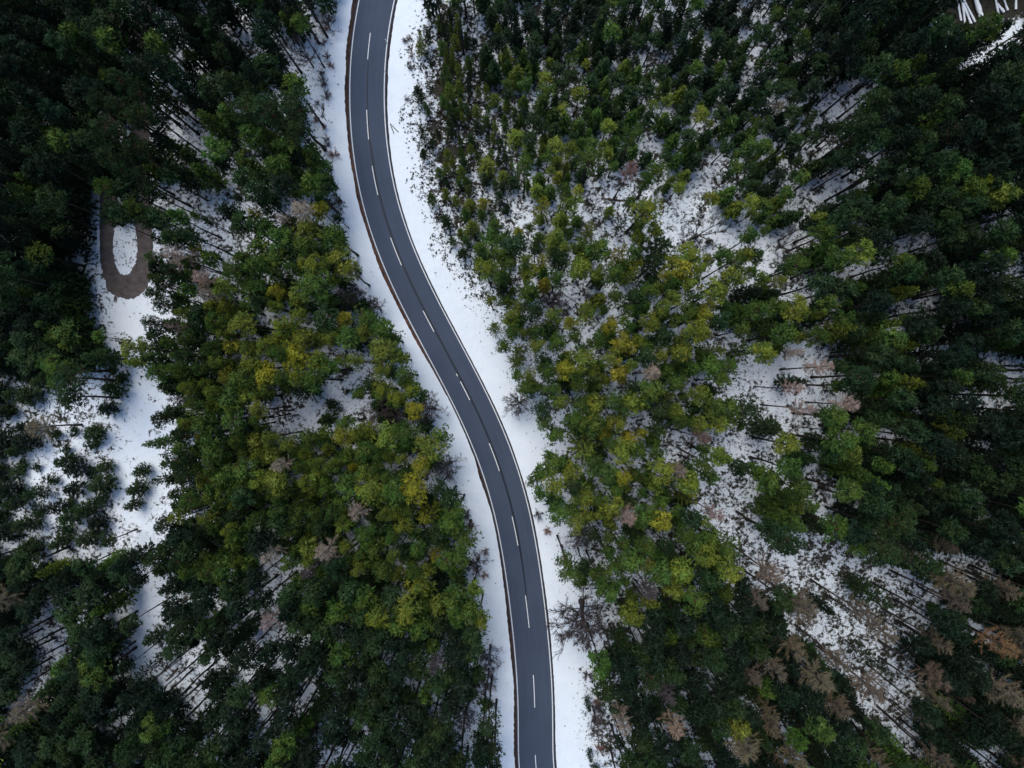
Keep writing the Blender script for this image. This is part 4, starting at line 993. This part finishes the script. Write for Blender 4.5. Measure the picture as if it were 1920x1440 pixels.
# ------------------------------------------------------------------ undergrowth and litter showing through the snow
ru = np.random.default_rng(31)
def scatter(n, dens):
    u = ru.uniform(-30, 1950, n); v = ru.uniform(-30, 1470, n)
    x = (u - 960) * MPP; y = (720 - v) * MPP; d = road_dist(x, y)
    keep = ru.random(n) < dens(u, v, d); keep &= d > 4.6
    tr_ = (u > 180) & (u < 292) & (v < 565) & ~((u > 216) & (u < 252) & (v < 505))
    keep &= ~tr_
    return u[keep], v[keep], x[keep], y[keep], d[keep]
def dens_under(u, v, d):
    e = np.full(u.shape, 0.8) * np.clip((d - 5.6) / 3.6, 0.06, 1)
    e = np.where((u > 735) & (u < 1010) & (v < 560) & (d > 6.0), 0.5, e)
    e = np.where((u > 1090) & (u < 1170) & (v > 1270) & (d > 9), 0.9, e)
    e = np.where((u > 1280) & (u < 1760) & (v > 940), 0.62, e)
    e = np.where((u > 190) & (u < 330) & (v > 560), 0.06, e)
    cl = 0.5 + 0.5 * np.sin(u * 0.043 + 2 * np.sin(v * 0.021)) * np.cos(v * 0.051 + 1.5 * np.sin(u * 0.017))
    return e * (0.25 + 1.1 * cl)
u, v, x, y, d = scatter(60000, dens_under)
ub = ru.uniform(742, 960, 26000); vb = ru.uniform(-20, 560, 26000); xb = (ub - 960) * MPP; yb = (720 - vb) * MPP; db = road_dist(xb, yb)
fl = 0.5 + 0.5 * np.sin(ub * 0.21 + vb * 0.06 + 2.2 * np.sin(vb * 0.045 + ub * 0.02)) * np.sin(vb * 0.11 - ub * 0.05 + 2 * np.sin(ub * 0.06))
kb = (db > 6.6 + 1.5 * np.sin(vb * 0.05)) & (ru.random(26000) < np.clip(fl * 1.5 - 0.35, 0.03, 1) * np.interp(db, [6.5, 10, 20, 26], [0.5, 1, 0.8, 0.2]))
u, v, x, y, d = (np.concatenate(q) for q in ((u, ub[kb]), (v, vb[kb]), (x, xb[kb]), (y, yb[kb]), (d, db[kb])))
n = len(u); zg = ground_z(x, y, d); bank = (u > 735) & (u < 1010) & (v < 560)
sz = ru.uniform(0.12, 0.38, n) * np.where(bank, 1.25, 1.0)
C = np.column_stack([x, y, zg + 0.03]); O = np.tile([0, 0, 0.7], (n, 1)) + ru.normal(0, 0.3, (n, 3))
m = 7
Vb = tufts(ru, C, unit(O), m, 1.0, 0.34, 0.9).reshape(n, m, 3, 3)
Vb = C[:, None, None, :] + (Vb - C[:, None, None, :]) * sz[:, None, None, None]
Vb[..., 2] = np.maximum(Vb[..., 2], zg[:, None, None] - 0.02)
pal = np.array([(0.022, 0.026, 0.014), (0.035, 0.045, 0.016), (0.05, 0.036, 0.024), (0.075, 0.075, 0.025)])
ti = pal[ru.choice(4, n, p=[0.45, 0.28, 0.19, 0.08])]
me = mesh_np('undergrowth', Vb.reshape(-1, 3), np.arange(n * m * 3).reshape(-1, 3), [M['fol_attr']],
             {'tip': ('FLOAT', ru.uniform(0.1, 0.8, n * m).repeat(3)), 'gold': ('FLOAT', np.zeros(n * m * 3)), 'tint': ('FLOAT_COLOR', np.column_stack([ti, np.zeros(n)]).repeat(m * 3, 0))})
tag(link(bpy.data.objects.new('undergrowth', me)), 'dark heather and bilberry tufts poking through the thin snow', 'undergrowth', kind='stuff')

# fallen twigs on the snow
def dens_tw(u, v, d): return np.clip((d - 5.0) / 8.0, 0.02, 1) * np.where((u > 200) & (u < 330) & (v > 560), 0.3, 0.8)
u, v, x, y, d = scatter(16000, dens_tw)
n = len(u); zg = ground_z(x, y, d) + 0.03; a = ru.uniform(0, 6.28, n); L = ru.exponential(0.45, n) + 0.12; wd = ru.uniform(0.02, 0.05, n)
dv = np.column_stack([np.cos(a), np.sin(a), ru.uniform(0, 0.25, n)]); sv = np.column_stack([-np.sin(a), np.cos(a), np.zeros(n)])
P0 = np.column_stack([x, y, zg]); P1 = P0 + dv * L[:, None]
ups = np.array([0, 0, 1.0]) * wd[:, None]
Vt = np.stack([P0 - sv * wd[:, None] / 2, P0 + sv * wd[:, None] / 2, P0 + ups, P1], 1).reshape(-1, 3)
b = np.arange(n)[:, None] * 4
Ft = np.concatenate([b + [0, 1, 3], b + [1, 2, 3], b + [2, 0, 3]])
tag(link(bpy.data.objects.new('fallen_twigs', mesh_np('fallen_twigs', Vt, Ft, [M['bark']]))), 'thin dark twigs scattered over the snow under the trees', 'twigs', kind='stuff')

# ------------------------------------------------------------------ logs, posts, poles
def log_thing(name, p0, p1, r, label, snow, group=None):
    """log lying on the ground between two photo pixels; snow: a cap of snow along its back"""
    a = np.array(px(*p0)); b = np.array(px(*p1)); a[2] = ground_z(a[0], a[1]) + r * 0.8; b[2] = ground_z(b[0], b[1]) + r * 0.8
    n = 8; t = np.linspace(0, 1, n)[:, None]; P = (a * (1 - t) + b * t); side = unit(np.cross(b - a, [0, 0, 1.0]))
    P = P + side * (np.sin(t * 3.1 + r * 40) * 0.06) - a
    rad = np.interp(t[:, 0], [0, 1], [r * 0.8, r])
    Vl, Fl = tube(P, rad, 8)
    k0 = len(Vl); Vl = np.vstack([Vl, P[0], P[-1]])
    caps = [(k0, (j + 1) % 8, j) for j in range(8)] + [(k0 + 1, (n - 1) * 8 + j, (n - 1) * 8 + (j + 1) % 8) for j in range(8)]
    Fl = np.vstack([Fl, caps])
    root = link(bpy.data.objects.new(name, None)); root.location = a; root.empty_display_size = 0.5
    tag(root, label, 'log', group)
    link(bpy.data.objects.new('stem', mesh_np('stem', Vl, Fl, [M['log']], smooth=True)), root)
    for q in range(3):
        f = int(ru.integers(1, n - 1)); d_ = unit(side * ru.choice([-1, 1]) + [0, 0, 0.5])
        Vq, Fq = tube([P[f], P[f] + d_ * (r + ru.uniform(0.15, 0.5))], [r * 0.3, r * 0.12], 4)
        link(bpy.data.objects.new('branch_stub', mesh_np('branch_stub', Vq, Fq, [M['log']])), root)
    if snow:
        Q = P[0:n] + [0, 0, r * 0.75]; Vq, Fq = tube(Q, rad * RNG.uniform(1.0, 1.3, n), 7)
        link(bpy.data.objects.new('snow_cap', mesh_np('snow_cap', Vq, Fq, [M['snowcap']], smooth=True)), root)
lg = 'snow-capped logs lying fanned out in the wood'
for p0, p1, r, lab in [((1796,-22),(1805,37),0.16,'thin snow-capped log at the outer edge of the log fan'), ((1805,-30),(1811.7,43),0.18,'long straight snow-capped log second from the outer edge of the fan'),
                       ((1806,-6),(1823,43),0.2,'snow-capped log crossing the one beside it in the fan'), ((1803,-20),(1832,38.5),0.17,'slanting snow-capped log in the middle of the log fan'),
                       ((1824,-26),(1841,30),0.36,'thickest snow-capped log of the log fan'), ((1866,-26),(1875,25),0.17,'long snow-capped log beside the clean snow gap'),
                       ((1872,4),(1884,22),0.2,'short snow-capped log against a longer one'), ((1880,-20),(1892,18),0.15,'slim snow-capped log between two others'), ((1909,-26),(1906,17),0.16,'snow-capped log lying apart at the fan end')]:
    log_thing('snowy_log', p0, p1, r, lab, True, lg)
fg = 'bare fallen logs on the snow'
for p0, p1, r, lab in [((520,771),(549,768),0.14,'short dark fallen log in the small snow glade'), ((527,742),(536,790),0.10,'thin fallen pole lying across the small snow glade'),
                       ((540,782),(560,777),0.11,'stubby fallen log at the edge of the small glade'), ((640,788),(660,776),0.13,'fallen dark log beside the low bush in the glade'),
                       ((1276,841),(1302,857),0.17,'dark fallen log in the snow gap behind the larch'), ((1128,371),(1176,376),0.15,'long fallen log in the glade below the rough bank'),
                       ((1050,547),(1085,572),0.07,'thin straight pole lying in the snow between bare trees'), ((312,1276),(334,1253),0.16,'fallen log on the snow patch beside the lower ride')]:
    log_thing('fallen_log', p0, p1, r, lab, False, fg)

def box_mesh(name, w, d, h, z0, mat, bev=0.2, tilt=0.0):
    x, y = w / 2, d / 2; c = bev * min(w, d)
    ring = [(-x + c, -y), (x - c, -y), (x, -y + c), (x, y - c), (x - c, y), (-x + c, y), (-x, y - c), (-x, -y + c)]
    V = [(a, b, z0) for a, b in ring] + [(a, b, z0 + h + tilt * a) for a, b in ring] + [(0, 0, z0), (0, 0, z0 + h)]
    F = [];
    for j in range(8):
        k = (j + 1) % 8; F += [(j, k, 8 + k), (j, 8 + k, 8 + j), (16, k, j), (17, 8 + j, 8 + k)]
    return mesh_np(name, np.array(V, float), np.array(F), [mat])
for (u, v), lab in [((724.5, 79), 'white roadside marker post nearest the top of the rough bank'), ((723.2, 138), 'white roadside marker post at the sharpest part of the bend')]:
    p = px(u, v); root = link(bpy.data.objects.new('marker_post', None)); root.location = (p[0], p[1], -0.14); root.empty_display_size = 0.3
    tag(root, lab, 'post', 'marker posts at the road edge')
    link(bpy.data.objects.new('post', box_mesh('post', 0.14, 0.11, 0.75, 0, M['post_white'])), root)
    bnd = link(bpy.data.objects.new('black_band', box_mesh('black_band', 0.143, 0.113, 0.24, 0.75, M['post_black'])), root)
    link(bpy.data.objects.new('reflector', box_mesh('reflector', 0.05, 0.125, 0.16, 0.79, M['reflector'])), bnd)
    link(bpy.data.objects.new('cap', box_mesh('cap', 0.14, 0.11, 0.10, 0.99, M['post_white'], 0.2, -0.35)), root)
for a, b, lab in [((731.5,232),(738.5,250),'shorter dark pole of the two lying in a V on the verge'), ((731.5,231.5),(747,247.5),'longer dark pole of the two lying in a V on the verge')]:
    A = np.array(px(*a)); B = np.array(px(*b)); A[2] = ground_z(A[0], A[1]) + 0.06; B[2] = ground_z(B[0], B[1]) + 0.08
    Vp, Fp = tube([np.zeros(3), (B - A) * 0.5 + [0, 0, .02], B - A], [0.05, 0.06, 0.065], 6)
    o = link(bpy.data.objects.new('wooden_pole', mesh_np('wooden_pole', Vp, Fp, [M['pole']], smooth=True))); o.location = A
    tag(o, lab, 'pole', 'poles lying on the snow verge')
